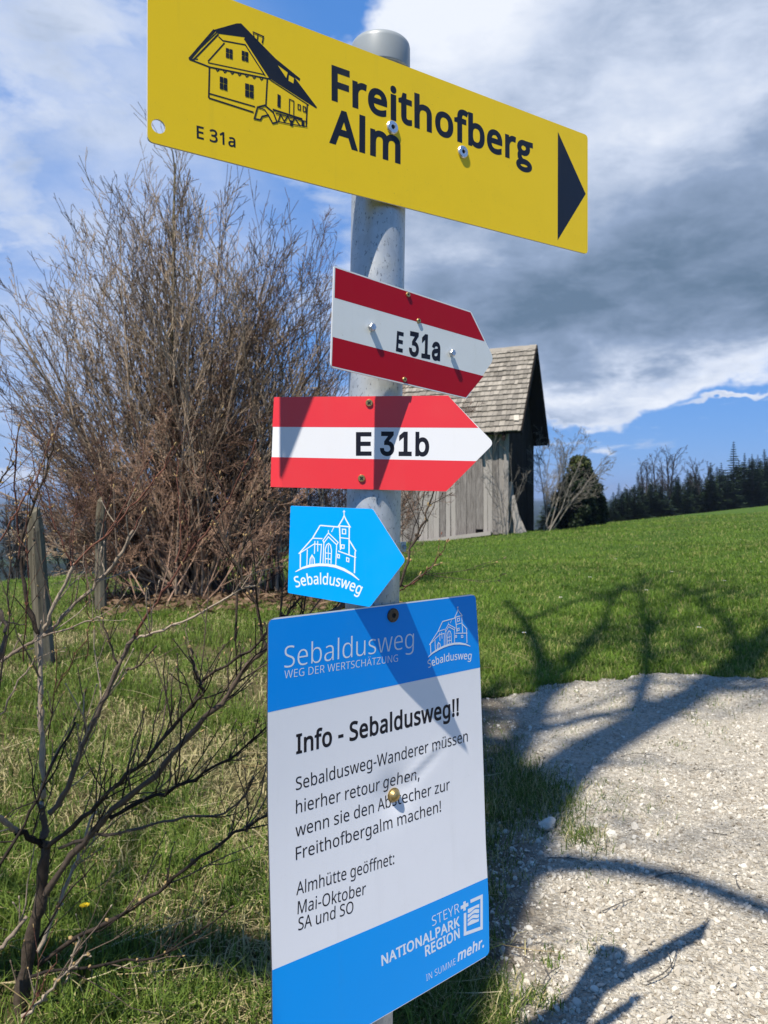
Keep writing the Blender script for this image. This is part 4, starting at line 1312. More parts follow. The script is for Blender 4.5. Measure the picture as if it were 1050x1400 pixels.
def pan_screw(root, name, pl, u, v, r, mat, dark=None, h=0.0022, hexa=False, dome=False, recess='dot'):
    p, _ = pl.frame_at(u, v)
    mb = MB()
    if hexa:
        mb.lathe([(r * 0.5, -0.0005), (r * 0.5, h - 0.0038)], p, pl.nrm, 16)
        mb.lathe([(0.0001, h - 0.004), (r, h - 0.004), (r, h * 0.85), (r * 0.8, h), (0.0001, h)], p, pl.nrm, 6)
    elif dome:
        mb.lathe([(r * 1.12, -0.0005), (r * 1.12, 0.0008), (r, 0.001)] + [(r * math.cos(q * math.pi / 12), h * math.sin(q * math.pi / 12)) for q in range(0, 6)] + [(0.0002, h)], p, pl.nrm, 28)
    else:
        mb.lathe([(r, -0.0005), (r, h * 0.5), (r * 0.86, h), (r * 0.36, h), (r * 0.30, h * 0.4), (0.0001, h * 0.4)], p, pl.nrm, 28)
    o = part(root, name, mb, mat, smooth=False)
    if dark is not None:
        q = MB()
        c = p + pl.nrm * (h * 0.45 if not (dome or hexa) else h)
        if recess == 'cross':
            up = np.array([0, 0, 1.0])
            s1, s2 = (pl.r + up) / 2 ** 0.5, (pl.r - up) / 2 ** 0.5
            c = p + pl.nrm * (h + 0.0001)
            q.box(c, s1 * r * 0.55, s2 * r * 0.13, pl.nrm * 0.0003)
            q.box(c + pl.nrm * 0.00008, s1 * r * 0.13, s2 * r * 0.55, pl.nrm * 0.0003)
        else:
            q.lathe([(r * 0.30, 0.0), (r * 0.30, 0.0003), (0.0001, 0.0003)], c, pl.nrm, 6)
        part(o, 'recess', q, dark)
    return o


# ------------------------------------------------------------------ signpost and its signs
def c_house(x, y):
    return (180 + x / 3.0, y / 3.0)


def c_up(x, y):
    return (480 + x / 3.0, y / 3.0)


def c_mid(x, y):
    return (360 + x / 3.088, 340 + y / 3.088)


def c_blue(x, y):
    return (360 + x / 3.088, 660 + y / 3.088)


def c_low(x, y):
    return (350 + x / 3.088, 1150 + y / 3.088)


def build_post():
    root = thing('sign_post', 'grey galvanised steel pole with a plastic cap carrying all the signs', 'post', (pole_x(0.0), POLE_Y, 0.0))
    ax = np.array([0.0156, 0, 1.0])
    base = np.array([pole_x(0.0), POLE_Y, 0.0])
    mb = MB().lathe([(POLE_R, -0.35), (POLE_R, 0.5), (POLE_R, 1.0), (POLE_R, 1.480)], base, ax, 64)
    part(root, 'pole', mb, M['galvanised'], True)
    top = base + ax * 1.462
    mb = MB().lathe([(POLE_R + 0.0003, 0.0), (0.0325, 0.0), (0.0328, 0.002), (0.0325, 0.026), (0.0318, 0.0296), (0.0298, 0.0318), (0.0260, 0.0326), (0.0001, 0.0330)], top, ax, 64)
    part(root, 'pole_cap', mb, M['cap'], True)


def build_yellow():
    pl = Plate(34.6, 1.41)
    q = pl.px([(202, -44), (803.5, 185), (803.5, 347.5), (201.5, 193)])
    out = ccw(rounded(q, 0.006))
    hole = circle(pl.loc(216.5, 172.7), 0.0062)
    p = pl.pt([pl.loc(516, 160)])[0]
    root = thing('direction_sign', 'large yellow direction sign with a house drawing and black arrow, topmost on the pole', 'sign', tuple(p))
    face, rim = pl.slab([out, hole], 0.0022)
    part(root, 'plate', face, M['yellow'])
    part(root, 'plate_edge', rim, M['alu'])
    mb = MB()
    pl.text(mb, 'Freithofber\u0261', (453.3, 135), (728.5, 225.4), 44.5, 'hum', 27, 0)
    pl.text(mb, 'Alm', (450, 193), (547.5, 222.6), 45.5, 'hum', 27, 0)
    part(root, 'place_name', mb, M['black'])
    mb = MB()
    pl.text(mb, 'E 31a', (269, 188.5), (322, 201.5), 16.6, 'hum', 16, 4)
    part(root, 'trail_number', mb, M['black'])
    mb = MB()
    pl.fill(mb, [pl.px([c_up(848, 540), c_up(962, 795), c_up(847, 985)])], 0.00008)
    part(root, 'arrow', mb, M['black'])
    # the house drawing
    mb = MB()
    k = [0.00008]

    def st(pts, w, closed=False):
        k[0] += 0.000004
        pl.stroke(mb, pl.px([c_house(*p_) for p_ in pts]), w / 3.0 * 0.00078, k[0], closed)

    def fl(*cs):
        k[0] += 0.000004
        P = [ccw(pl.px([c_house(*p_) for p_ in c])) for c in cs]
        pl.fill(mb, P[:1] + [q_[::-1] for q_ in P[1:]], k[0])
    fl([(338, 122), (430, 96), (449, 96), (590, 240), (691, 322), (689, 333), (668, 318), (760, 440), (757, 445), (572, 326), (462, 153), (352, 138)],
       [(598, 266), (640, 297), (634, 320)],
       [(645, 307), (666, 320), (663, 342), (643, 331)])
    st([(340, 124), (237, 243)], 10)
    st([(356, 140), (252, 247)], 6)
    st([(348, 134), (236, 243), (272, 243)], 4)
    st([(381, 176), (313, 252)], 5)
    st([(356, 150), (374, 167), (466, 184), (548, 312)], 5)
    st([(462, 158), (570, 325)], 6)
    st([(236, 243), (322, 276), (566, 324)], 6)
    st([(313, 257), (545, 306)], 4)
    st([(560, 322), (570, 326)], 6)
    for i in range(7):
        x = 345 + i * 30
        st([(x, 283 + i * 6), (x + 6, 292 + i * 6), (x + 14, 287 + i * 6)], 4)
    st([(319, 272), (316, 402)], 6)
    st([(316, 383), (506, 438)], 5)
    st([(316, 402), (500, 461)], 6)
    st([(556, 326), (550, 437)], 6)
    st([(568, 328), (727, 432)], 4)
    st([(720, 428), (716, 516)], 6)
    for (x0, y0, x1, y1, sk) in [(386, 196, 414, 236, 8), (451, 207, 478, 247, 8), (361, 313, 392, 364, 9), (465, 341, 500, 396, 9)]:
        for i in (0, 1):
            for j in (0, 1):
                xa, xb = x0 + (x1 - x0) * (0.53 * i), x0 + (x1 - x0) * (0.53 * i + 0.47)
                ya, yb = y0 + (y1 - y0) * (0.52 * j), y0 + (y1 - y0) * (0.52 * j + 0.48)
                d = lambda x: sk * (x - x0) / (x1 - x0)
                fl([(xa, ya + d(xa)), (xb, ya + d(xb)), (xb, yb + d(xb)), (xa, yb + d(xa))])
    fl([(598, 385), (611, 392), (610, 443), (597, 437)])
    st([(646, 466), (647, 407), (665, 415), (664, 472)], 4)
    st([(682, 428), (692, 432), (692, 452), (682, 448)], 4, True)
    st([(703, 436), (713, 440), (713, 460), (703, 456)], 4, True)
    st([(503, 487), (516, 440), (546, 432), (580, 460), (596, 502), (578, 506), (560, 472), (535, 478), (528, 492)], 6, True)
    st([(516, 440), (545, 450), (560, 472)], 4)
    st([(578, 449), (700, 489)], 7)
    st([(590, 465), (720, 500)], 4)
    st([(600, 500), (610, 470), (626, 498), (640, 476), (655, 510), (668, 484), (690, 515)], 5)
    st([(597, 498), (655, 510), (720, 520)], 4)
    for x in (655, 702):
        fl([(x - 6, 492), (x + 6, 495), (x + 6, 519), (x - 6, 516)])
    st([(498, 136), (505, 162)], 4)
    st([(496, 131), (540, 150), (535, 178)], 5)
    st([(518, 140), (514, 168)], 4)
    part(root, 'house_drawing', mb, M['black'])
    for u, v in ((536, 174.5), (632.3, 208)):
        pan_screw(root, 'screw', pl, u, v, 0.0072, M['steel'], M['recess'], 0.0024)


def build_e31a():
    pl = Plate(37.5, 1.167, 0.053)
    pts = [(457, 363.6), (644.3, 425.8), (675.5, 491), (637.8, 545), (452.3, 502)]
    q = pl.px(pts)
    out = ccw(rounded(q, [0.001, 0.002, 0.008, 0.002, 0.004]))
    p = pl.pt([pl.loc(514, 450)])[0]
    root = thing('trail_marker', 'tilted dark red and greyish white arrow plate reading E 31a', 'sign', tuple(p))
    face, rim = pl.slab([out], 0.002)
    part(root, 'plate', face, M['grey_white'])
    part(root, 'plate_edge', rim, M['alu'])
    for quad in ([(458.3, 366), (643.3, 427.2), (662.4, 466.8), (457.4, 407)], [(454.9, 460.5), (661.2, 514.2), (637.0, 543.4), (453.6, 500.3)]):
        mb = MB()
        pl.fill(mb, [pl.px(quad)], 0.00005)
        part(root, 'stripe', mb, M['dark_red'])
    mb = MB()
    pl.text(mb, 'E', (541.2, 478.8), (550.4, 481.0), 25.5, 'gro', 26)
    pl.text(mb, '31a', (558.8, 484.6), (601.6, 492.4), 31.0, 'gro', 26, 0)
    part(root, 'trail_number', mb, M['ink'])
    pan_screw(root, 'bolt', pl, 506.7, 447.8, 0.0043, M['zinc'], None, 0.0052, hexa=True)
    pan_screw(root, 'bolt', pl, 615.8, 483, 0.0040, M['zinc'], None, 0.0056, hexa=True)
    for u, v in ((557.5, 403), (572, 438.8), (552.7, 519)):
        pan_screw(root, 'screw', pl, u, v, 0.0027, M['brass'], M['recess'], 0.0016)


def build_e31b():
    fold = [0.0]

    def bend(a, b):
        return -np.maximum(fold[0] - np.asarray(a, float), 0) * 0.42
    pl = Plate(-1.5, 1.05, 0.034, bend)
    fold[0] = -9.0
    fold[0] = pl.loc(385.5, 600)[0]
    p = pl.pt([pl.loc(511, 606)])[0]
    root = thing('trail_marker', 'level bright red and white arrow plate reading E 31b', 'sign', tuple(p))
    T = {'tl': (374.6, 543), 'tf': (385.5, 542.8), 'tr': (612.6, 540.8), 'tip': (675.5, 605.8), 'br': (610, 671.8), 'bf': (385.5, 666.2), 'bl': (369.9, 665.6),
         'ul': (372.4, 583.6), 'uf': (385.5, 583.7), 'ur': (654.0, 585), 'll': (370.9, 625), 'lf': (385.5, 625.2), 'lr': (651.4, 630.4)}
    main = ccw(rounded(pl.px([T['tf'], T['tr'], T['tip'], T['br'], T['bf']]), [0, 0.003, 0.006, 0.003, 0]))
    lip = ccw(rounded(pl.px([T['tl'], T['tf'], T['bf'], T['bl']]), [0.002, 0, 0, 0.002]))
    f1, r1 = pl.slab([main], 0.002)
    f2, r2 = pl.slab([lip], 0.002)
    for a, b in ((f1, f2), (r1, r2)):
        a.add(np.concatenate(b.V), np.concatenate(b.Q) if b.Q else None, np.concatenate(b.T) if b.T else None)
    part(root, 'plate', f1, M['white'])
    part(root, 'plate_edge', r1, M['alu'])
    for A, B in (([T['tf'], T['tr'], T['ur'], T['uf']], [T['tl'], T['tf'], T['uf'], T['ul']]),
                 ([T['lf'], T['lr'], T['br'], T['bf']], [T['ll'], T['lf'], T['bf'], T['bl']])):
        mb = MB()
        pl.fill(mb, [pl.px(A)], 0.00005)
        pl.fill(mb, [pl.px(B)], 0.00005)
        part(root, 'stripe', mb, M['red'])
    mb = MB()
    pl.text(mb, 'E', (486.6, 621.8), (508.0, 621.8), 29.8, 'gro', 22)
    pl.text(mb, '31b', (519.3, 621.8), (586.7, 622.4), 30.5, 'gro', 24, 10)
    part(root, 'trail_number', mb, M['ink'])
    for u, v in ((504.8, 551), (494.4, 654)):
        pan_screw(root, 'screw', pl, u, v, 0.0040, M['brass'], M['recess'], 0.0018, recess='cross')


LOGO = []          # (kind, points in the small sign's own crop, width)


def logo_lines():
    L = []
    s = lambda pts, w, c=False: L.append(('s', pts, w, c))
    s([(341, 116), (341, 140)], 3.5)
    s([(336, 122), (346, 122)], 3)
    s([(341, 138), (336, 152), (318, 182), (366, 186), (347, 152)], 5, True)
    s([(322, 186), (326, 284)], 5)
    s([(363, 188), (362, 304)], 5)
    s([(334, 196), (348, 197), (348, 216), (334, 215)], 4, True)
    s([(326, 232), (362, 236)], 4)
    s([(330, 262), (342, 263), (341, 277), (330, 276)], 4, True)
    s([(240, 180), (320, 187)], 5)
    s([(240, 180), (208, 234)], 5)
    s([(300, 184), (288, 208)], 3)
    s([(208, 234), (250, 236)], 4)
    s([(208, 234), (150, 300)], 5)
    s([(150, 300), (216, 258), (246, 262)], 4)
    s([(157, 298), (156, 360)], 5)
    s([(186, 282), (184, 354)], 4)
    s([(218, 246), (216, 300)], 3.5)
    s([(230, 246), (230, 290)], 3.5)
    s([(246, 258), (240, 346)], 4)
    s([(252, 244), (275, 212), (316, 252), (310, 262), (275, 228), (256, 254)], 4, True)
    s([(275, 200), (275, 214)], 3)
    s([(256, 254), (252, 344)], 4)
    s([(310, 262), (306, 350)], 4)
    s([(262, 340), (262, 280), (268, 262), (276, 256), (284, 264), (288, 284), (286, 342)], 4)
    s([(275, 262), (274, 342)], 3)
    s([(262, 296), (287, 299)], 3)
    s([(262, 320), (286, 323)], 4)
    s([(196, 352), (198, 322), (206, 306), (215, 320), (217, 350)], 4.5)
    s([(206, 312), (206, 350)], 3)
    s([(364, 244), (392, 290)], 5)
    s([(316, 288), (392, 316)], 4.5)
    s([(388, 290), (385, 382)], 5)
    s([(314, 302), (322, 304), (321, 318), (314, 316)], 4, True)
    s([(352, 316), (362, 320), (361, 334), (352, 331)], 4, True)
    sw = [(136, 376), (165, 360), (200, 350), (235, 346), (270, 347), (305, 353), (340, 366), (375, 386), (405, 411)]
    L.append(('w', sw, 11, False))
    return L


def draw_logo(pl, mb, f, scale, off=0.00009):
    k = off
    for kind, pts, w, c in logo_lines():
        k += 0.000004
        P = np.array([f(p) for p in pts])
        tp = None if kind == 's' else [0.3, 0.7, 1, 1, 1, 1, 1, 0.75, 0.3]
        pl.stroke(mb, P, w * scale, k, c, tp)


def build_small_blue():
    pl = Plate(-17, 0.93, 0.060)
    q = pl.px([(397.2, 691.4), (509.6, 695.6), (554.5, 766), (505.7, 830), (393.4, 810.6)])
    out = ccw(rounded(q, [0.002, 0.002, 0.004, 0.002, 0.002]))
    p = pl.pt([pl.loc(505, 760)])[0]
    root = thing('waymarker', 'small light blue arrow plate with a white church drawing', 'sign', tuple(p))
    face, rim = pl.slab([out], 0.0016)
    part(root, 'plate', face, M['sky_blue'])
    part(root, 'plate_edge', rim, M['alu'])
    f = lambda c: pl.loc(*c_blue(*c))
    unit = np.linalg.norm(f((405, 400)) - f((136, 376))) / 269.0
    mb = MB()
    draw_logo(pl, mb, f, unit)
    part(root, 'church_drawing', mb, M['pale_print'])
    mb = MB()
    pl.text(mb, 'Sebaldusweg', c_blue(138, 442), c_blue(407, 472), 14.5, 'hum', 12, 6, mid=c_blue(272, 430))
    part(root, 'lettering', mb, M['pale_print'])
    ax = np.array([0.0156, 0, 1.0])
    zc = P3(525, 748, 0.86)[2]
    c = np.array([pole_x(zc), POLE_Y, zc])
    mb = MB().lathe([(POLE_R + 0.0002, -0.006), (POLE_R + 0.0014, -0.006), (POLE_R + 0.0014, 0.006), (POLE_R + 0.0002, 0.006)], c, ax, 48)
    e1 = np.array([math.cos(R(10)), math.sin(R(10)), 0])
    mb.box(c + e1 * 0.0335, e1 * 0.0035, np.array([-e1[1], e1[0], 0]) * 0.002, np.array([0, 0, 0.0055]))
    mb.lathe([(0.0022, -0.005), (0.0022, 0.005), (0.0001, 0.0055)], c + e1 * 0.035, [-e1[1], e1[0], 0], 6)
    part(root, 'pole_clamp', mb, M['zinc'])
    return f, unit


EDGE_L = np.array([(367, 846), (366, 950), (366.5, 1100), (369, 1200), (372, 1326), (373.5, 1478)], float)
EDGE_R = np.array([(650, 812), (656.3, 912), (661, 1050), (664, 1150), (668, 1230), (669, 1305)], float)


def build_panel(logo_f, logo_unit):
    box = {}

    def bend(a, b):
        a, b = np.asarray(a, float), np.asarray(b, float)
        t = np.clip((0.878 - b) / 0.45, -0.1, 1.2)
        w = 0.013 * np.clip((t - 0.35) / 0.65, 0, 2) ** 2 - 0.0018 * np.sin(np.clip(t, 0, 1) * 6.3) * np.cos(a * 9)
        if 'c' in box:
            ca, cb = box['c']
            r2 = (a - ca) ** 2 + (b - cb) ** 2
            w = w - 0.0032 * np.exp(-r2 / 0.022 ** 2)
            da, db = a - ca, b - cb
            al = da * 0.86 + db * 0.51
            pe = -da * 0.51 + db * 0.86
            w = w + 0.0010 * np.exp(-(pe / 0.0045) ** 2) * sm(al, 0.012, 0.03) * (1 - sm(al, 0.06, 0.10))
            w = w - 0.0008 * np.exp(-((pe + 0.006) / 0.007) ** 2) * sm(al, 0.01, 0.03) * (1 - sm(al, 0.05, 0.11))
        return w
    pl = Plate(37.5, 0.66, 0.034, bend)
    box['c'] = pl.loc(537.8, 1085)

    def edge(E, t):
        v = E[0, 1] + t * (E[-1, 1] - E[0, 1])
        return (float(np.interp(v, E[:, 1], E[:, 0])), v)

    def grid(tl0, tl1, tr0, tr1, ns, nt, rnd=True):
        A = np.zeros((nt + 1, ns + 1, 2))
        for i in range(nt + 1):
            k = i / nt
            tl, tr = tl0 + (tl1 - tl0) * k, tr0 + (tr1 - tr0) * k
            p0, p1 = pl.loc(*edge(EDGE_L, tl)), pl.loc(*edge(EDGE_R, tr))
            ins = 0.0
            dy = min(0.5 * (tl + tr), 1 - 0.5 * (tl + tr)) * 0.45
            rad = 0.007
            if rnd and dy < rad:
                ins = rad - math.sqrt(max(rad ** 2 - (rad - dy) ** 2, 0))
            d = (p1 - p0) / np.linalg.norm(p1 - p0)
            p0, p1 = p0 + d * ins, p1 - d * ins
            A[i] = p0 + np.linspace(0, 1, ns + 1)[:, None] * (p1 - p0)
        return A

    def sheet(A, off, mb):
        nt, ns = A.shape[0] - 1, A.shape[1] - 1
        idx = np.arange((nt + 1) * (ns + 1)).reshape(nt + 1, ns + 1)
        Q = np.stack([idx[:-1, :-1], idx[1:, :-1], idx[1:, 1:], idx[:-1, 1:]], -1).reshape(-1, 4)
        mb.add(pl.pt(A.reshape(-1, 2), off), Q)
        return mb
    p = pl.pt([pl.loc(510, 1060)])[0]
    root = thing('information_panel', 'tall white notice panel with blue top and bottom bands and German text', 'sign', tuple(p))
    tt = np.concatenate([np.linspace(0, 0.016, 7)[:-1], np.linspace(0.016, 0.984, 90), np.linspace(0.984, 1, 7)[1:]])
    rows = []
    for t in tt:
        rows.append(grid(t, t, t, t, 64, 1)[0])
    A = np.array(rows)
    part(root, 'panel_face', sheet(A, 0.0, MB()), M['panel_white'], True)
    mb = MB()
    ring = np.concatenate([A[0], A[1:, -1], A[-1, ::-1][1:], A[::-1, 0][1:-1]])
    n = len(ring)
    V = np.concatenate([pl.pt(ring, 0.0), pl.pt(ring, -0.0022)])
    mb.add(V, [(i, (i + 1) % n, n + (i + 1) % n, n + i) for i in range(n)])
    part(root, 'panel_edge', mb, M['plate_edge'])
    part(root, 'panel_back', sheet(A, -0.0022, MB()), M['alu'], True)
    kl, kr = (974 - 846) / 632.0, (912.5 - 812) / 493.0
    ml, mr_ = (1326.5 - 846) / 632.0, (1200 - 812) / 493.0
    ins = 0.004
    B = np.array([grid(t * kl, t * kl, t * kr, t * kr, 64, 1)[0] for t in np.concatenate([np.linspace(0.015, 0.09, 8), np.linspace(0.12, 1, 16)])])
    part(root, 'top_band', sheet(B, 0.00008, MB()), M['blue'], True)
    C = np.array([grid(ml + (1 - ml) * t, ml + (1 - ml) * t, mr_ + (1 - mr_) * t, mr_ + (1 - mr_) * t, 64, 1)[0]
                  for t in np.concatenate([np.linspace(0, 0.9, 22), np.linspace(0.92, 0.992, 8)])])
    part(root, 'bottom_band', sheet(C, 0.00008, MB()), M['blue_low'], True)
    mb = MB()
    pl.text(mb, 'Sebaldusweg', (388.7, 913.5), (565.5, 885.5), 30, 'hum', -9, 4, 0.00018, cap_end=26.5)
    part(root, 'trail_name', mb, M['pale_print'])
    mb = MB()
    pl.text(mb, 'WEG DER WERTSCHÄTZUNG', (388.7, 927.8), (543.8, 904.3), 11.0, 'hum', -6, 12, 0.00018, cap_end=9.6)
    part(root, 'trail_motto', mb, M['pale_print'])
    mb = MB()
    pl.text(mb, 'Info - Sebaldusweg!!', (404.8, 1030.5), (627.3, 977.5), 25.5, 'hum', 22, 0, 0.00009, cap_end=22.5)
    part(root, 'heading', mb, M['ink'])
    for s, a, b, c0, c1 in [('Sebaldusweg-Wanderer müssen', (404.5, 1080.5), (639.5, 1013.5), 17.5, 15),
                            ('hierher retour gehen,', (404.5, 1112.5), (573.5, 1065.5), 17.5, 15.5),
                            ('wenn sie den Abstecher zur', (404, 1144.5), (615, 1079.5), 17.5, 15),
                            ('Freithofbergalm machen!', (404.5, 1176), (603, 1109.5), 17.5, 15),
                            ('Almhütte geöffnet:', (405, 1224), (539, 1181), 17.5, 15.5),
                            ('Mai-Oktober', (406.7, 1250), (500, 1222.5), 17.5, 16),
                            ('SA und SO', (407.6, 1272.3), (483, 1247.5), 17.5, 16)]:
        mb = MB()
        pl.text(mb, s, a, b, c0, 'hum', 3, 2, 0.00009, cap_end=c1)
        part(root, 'text_line', mb, M['ink'])
    mb = MB()
    pl.text(mb, 'STEYR', (591, 1266.5), (628, 1247.2), 14, 'hum', -7, 18, 0.00018)
    pl.text(mb, 'NATIONALPARK', (521.8, 1320.5), (628.7, 1265.3), 14, 'hum', 22, 6, 0.00018, cap_end=13)
    pl.text(mb, 'REGION', (581.5, 1307.5), (628.7, 1281.5), 14, 'hum', 22, 6, 0.00018, cap_end=13)
    part(root, 'region_name', mb, M['pale_print'])
    mb = MB()
    pl.text(mb, 'IN SUMME', (583, 1341.5), (623, 1318.3), 9.4, 'hum', -9, 30, 0.00018)
    pl.text(mb, 'mehr.', (625.6, 1314.3), (661.5, 1294), 13.5, 'hum', 26, 4, 0.00018, shear=0.22)
    part(root, 'region_motto', mb, M['pale_print'])
    mb = MB()
    k = 0.00018
    unit = np.linalg.norm(pl.loc(*c_low(955, 228)) - pl.loc(*c_low(880, 262))) / 82.0
    for pts, w in (([(880, 254), (880, 293)], 11), ([(864, 281), (880, 273.5)], 11), ([(880, 273.5), (896, 266)], 11),
                   ([(905, 254), (952, 233), (952, 366), (882, 391), (882, 303)], 11)):
        k += 0.000004
        pl.stroke(mb, pl.px([c_low(*q) for q in pts]), w * unit, k)
    sq = [(894, 287), (942, 264), (940, 338), (893, 358)]
    k += 0.000004
    for y0, y1 in ((0.0, 0.20), (0.27, 0.47), (0.54, 0.72), (0.79, 1.0)):
        up, lo = [], []
        for i in range(13):
            s = i / 12
            wv = lambda y: 0.055 * math.sin(s * 6.28 + y * 3) * (0 if y in (0.0, 1.0) else 1)
            f2 = lambda y: (np.array(sq[0]) * (1 - s) + np.array(sq[1]) * s) * (1 - y - wv(y)) + (np.array(sq[3]) * (1 - s) + np.array(sq[2]) * s) * (y + wv(y))
            up.append(pl.loc(*c_low(*f2(y0))))
            lo.append(pl.loc(*c_low(*f2(y1))))
        pl.fill(mb, [ccw(np.array(up + lo[::-1]))], k)
    part(root, 'region_emblem', mb, M['pale_print'])
    # the church drawing again, in the blue band
    src = np.array([(136, 376), (405, 411), (341, 116)], float)
    dst = np.array([pl.loc(*c_blue(*q)) for q in ((694, 737), (873, 690), (820, 522))])
    Am = np.linalg.solve(np.concatenate([src, np.ones((3, 1))], 1), dst)
    mb = MB()
    draw_logo(pl, mb, lambda c: np.array([c[0], c[1], 1.0]) @ Am, np.linalg.norm(dst[1] - dst[0]) / 272.0 * 0.9, 0.00018)
    pl.text(mb, 'Sebaldusweg', c_blue(697, 782), c_blue(877, 746), 10.5, 'hum', 8, 6, 0.00018, mid=c_blue(785, 752))
    part(root, 'church_drawing', mb, M['pale_print'])
    pan_screw(root, 'bolt', pl, 537, 841, 0.0076, M['rust'], M['recess'], 0.0022)
    pan_screw(root, 'bolt', pl, 537.8, 1087, 0.0072, M['brass'], None, 0.0075, dome=True)


# ------------------------------------------------------------------ woody plants
def unit(v):
    v = np.asarray(v, float)
    return v / (np.linalg.norm(v) + 1e-9)


def rot_dir(d, ang, az):
    """direction d turned by ang away from itself, around azimuth az"""
    ref = np.array([0, 0, 1.0]) if abs(d[2]) < 0.9 else np.array([1.0, 0, 0])
    e1 = unit(np.cross(d, ref))
    e2 = np.cross(d, e1)
    return unit(d * math.cos(ang) + (e1 * math.cos(az) + e2 * math.sin(az)) * math.sin(ang))


def grow(tubes, p, d, L, r, lev, rng, cfg, tn=None):
    """branch with side branches; tubes[level] collects (points, radii, value)"""
    n = cfg['seg'][lev]
    step = L / n
    P, d = [np.array(p, float)], unit(d)
    dirs = [d]
    for i in range(n):
        d = unit(d + rng.normal(size=3) * cfg['wander'][lev] + np.array([0, 0, cfg['up'][lev]]))
        P.append(P[-1] + d * step)
        dirs.append(d)
        if lev < 3 and 'dome' in cfg and i > 0 and cfg['dome'](P[-1]) > 1.02 + 0.05 * rng.normal():
            break
    n = len(P) - 1
    tn = rng.random() if tn is None else tn
    rad = [max(r * (1 - cfg['taper'] * (i / n)), cfg['rmin']) for i in range(n + 1)]
    tubes.setdefault(lev, []).append((P, rad, float(np.clip(tn + rng.normal() * 0.12, 0, 1))))
    if lev == 0:
        return
    k = int(cfg['kids'][lev] * rng.uniform(0.75, 1.25) + 0.5)
    for j in range(k):
        t = cfg['start'][lev] + (1 - cfg['start'][lev]) * (j + rng.uniform(0.1, 0.9)) / k
        i = min(int(t * n), n - 1)
        f = t * n - i
        q = P[i] * (1 - f) + P[i + 1] * f
        if 'dome' in cfg and cfg['dome'](q) > 0.97 + 0.05 * rng.normal():
            continue
        nd = rot_dir(dirs[i + 1], cfg['ang'][lev] * rng.uniform(0.65, 1.3), rng.uniform(0, 6.283))
        grow(tubes, q, nd, L * cfg['ratio'][lev] * rng.uniform(0.6, 1.15) * (1.15 - 0.55 * t), max(rad[i] * 0.55, cfg['rmin']), lev - 1, rng, cfg, tn)


BUSH = dict(seg=[3, 4, 5, 7], wander=[0.08, 0.08, 0.06, 0.05], up=[0.04, 0.05, 0.05, 0.02], taper=0.72, rmin=0.0034,
            kids=[0, 3, 5, 8], start=[0, 0.15, 0.2, 0.22], ang=[0.5, 0.60, 0.52, 0.42], ratio=[0.4, 0.45, 0.45, 0.42])


def bush_parts(root, stems, twigs, mat_s, mat_t):
    if stems:
        part(root, 'stem_cluster', MB().tubes(stems, 6), mat_s, True)
    if twigs:
        part(root, 'twig_crown', MB().tubes(twigs, 3), mat_t, True)


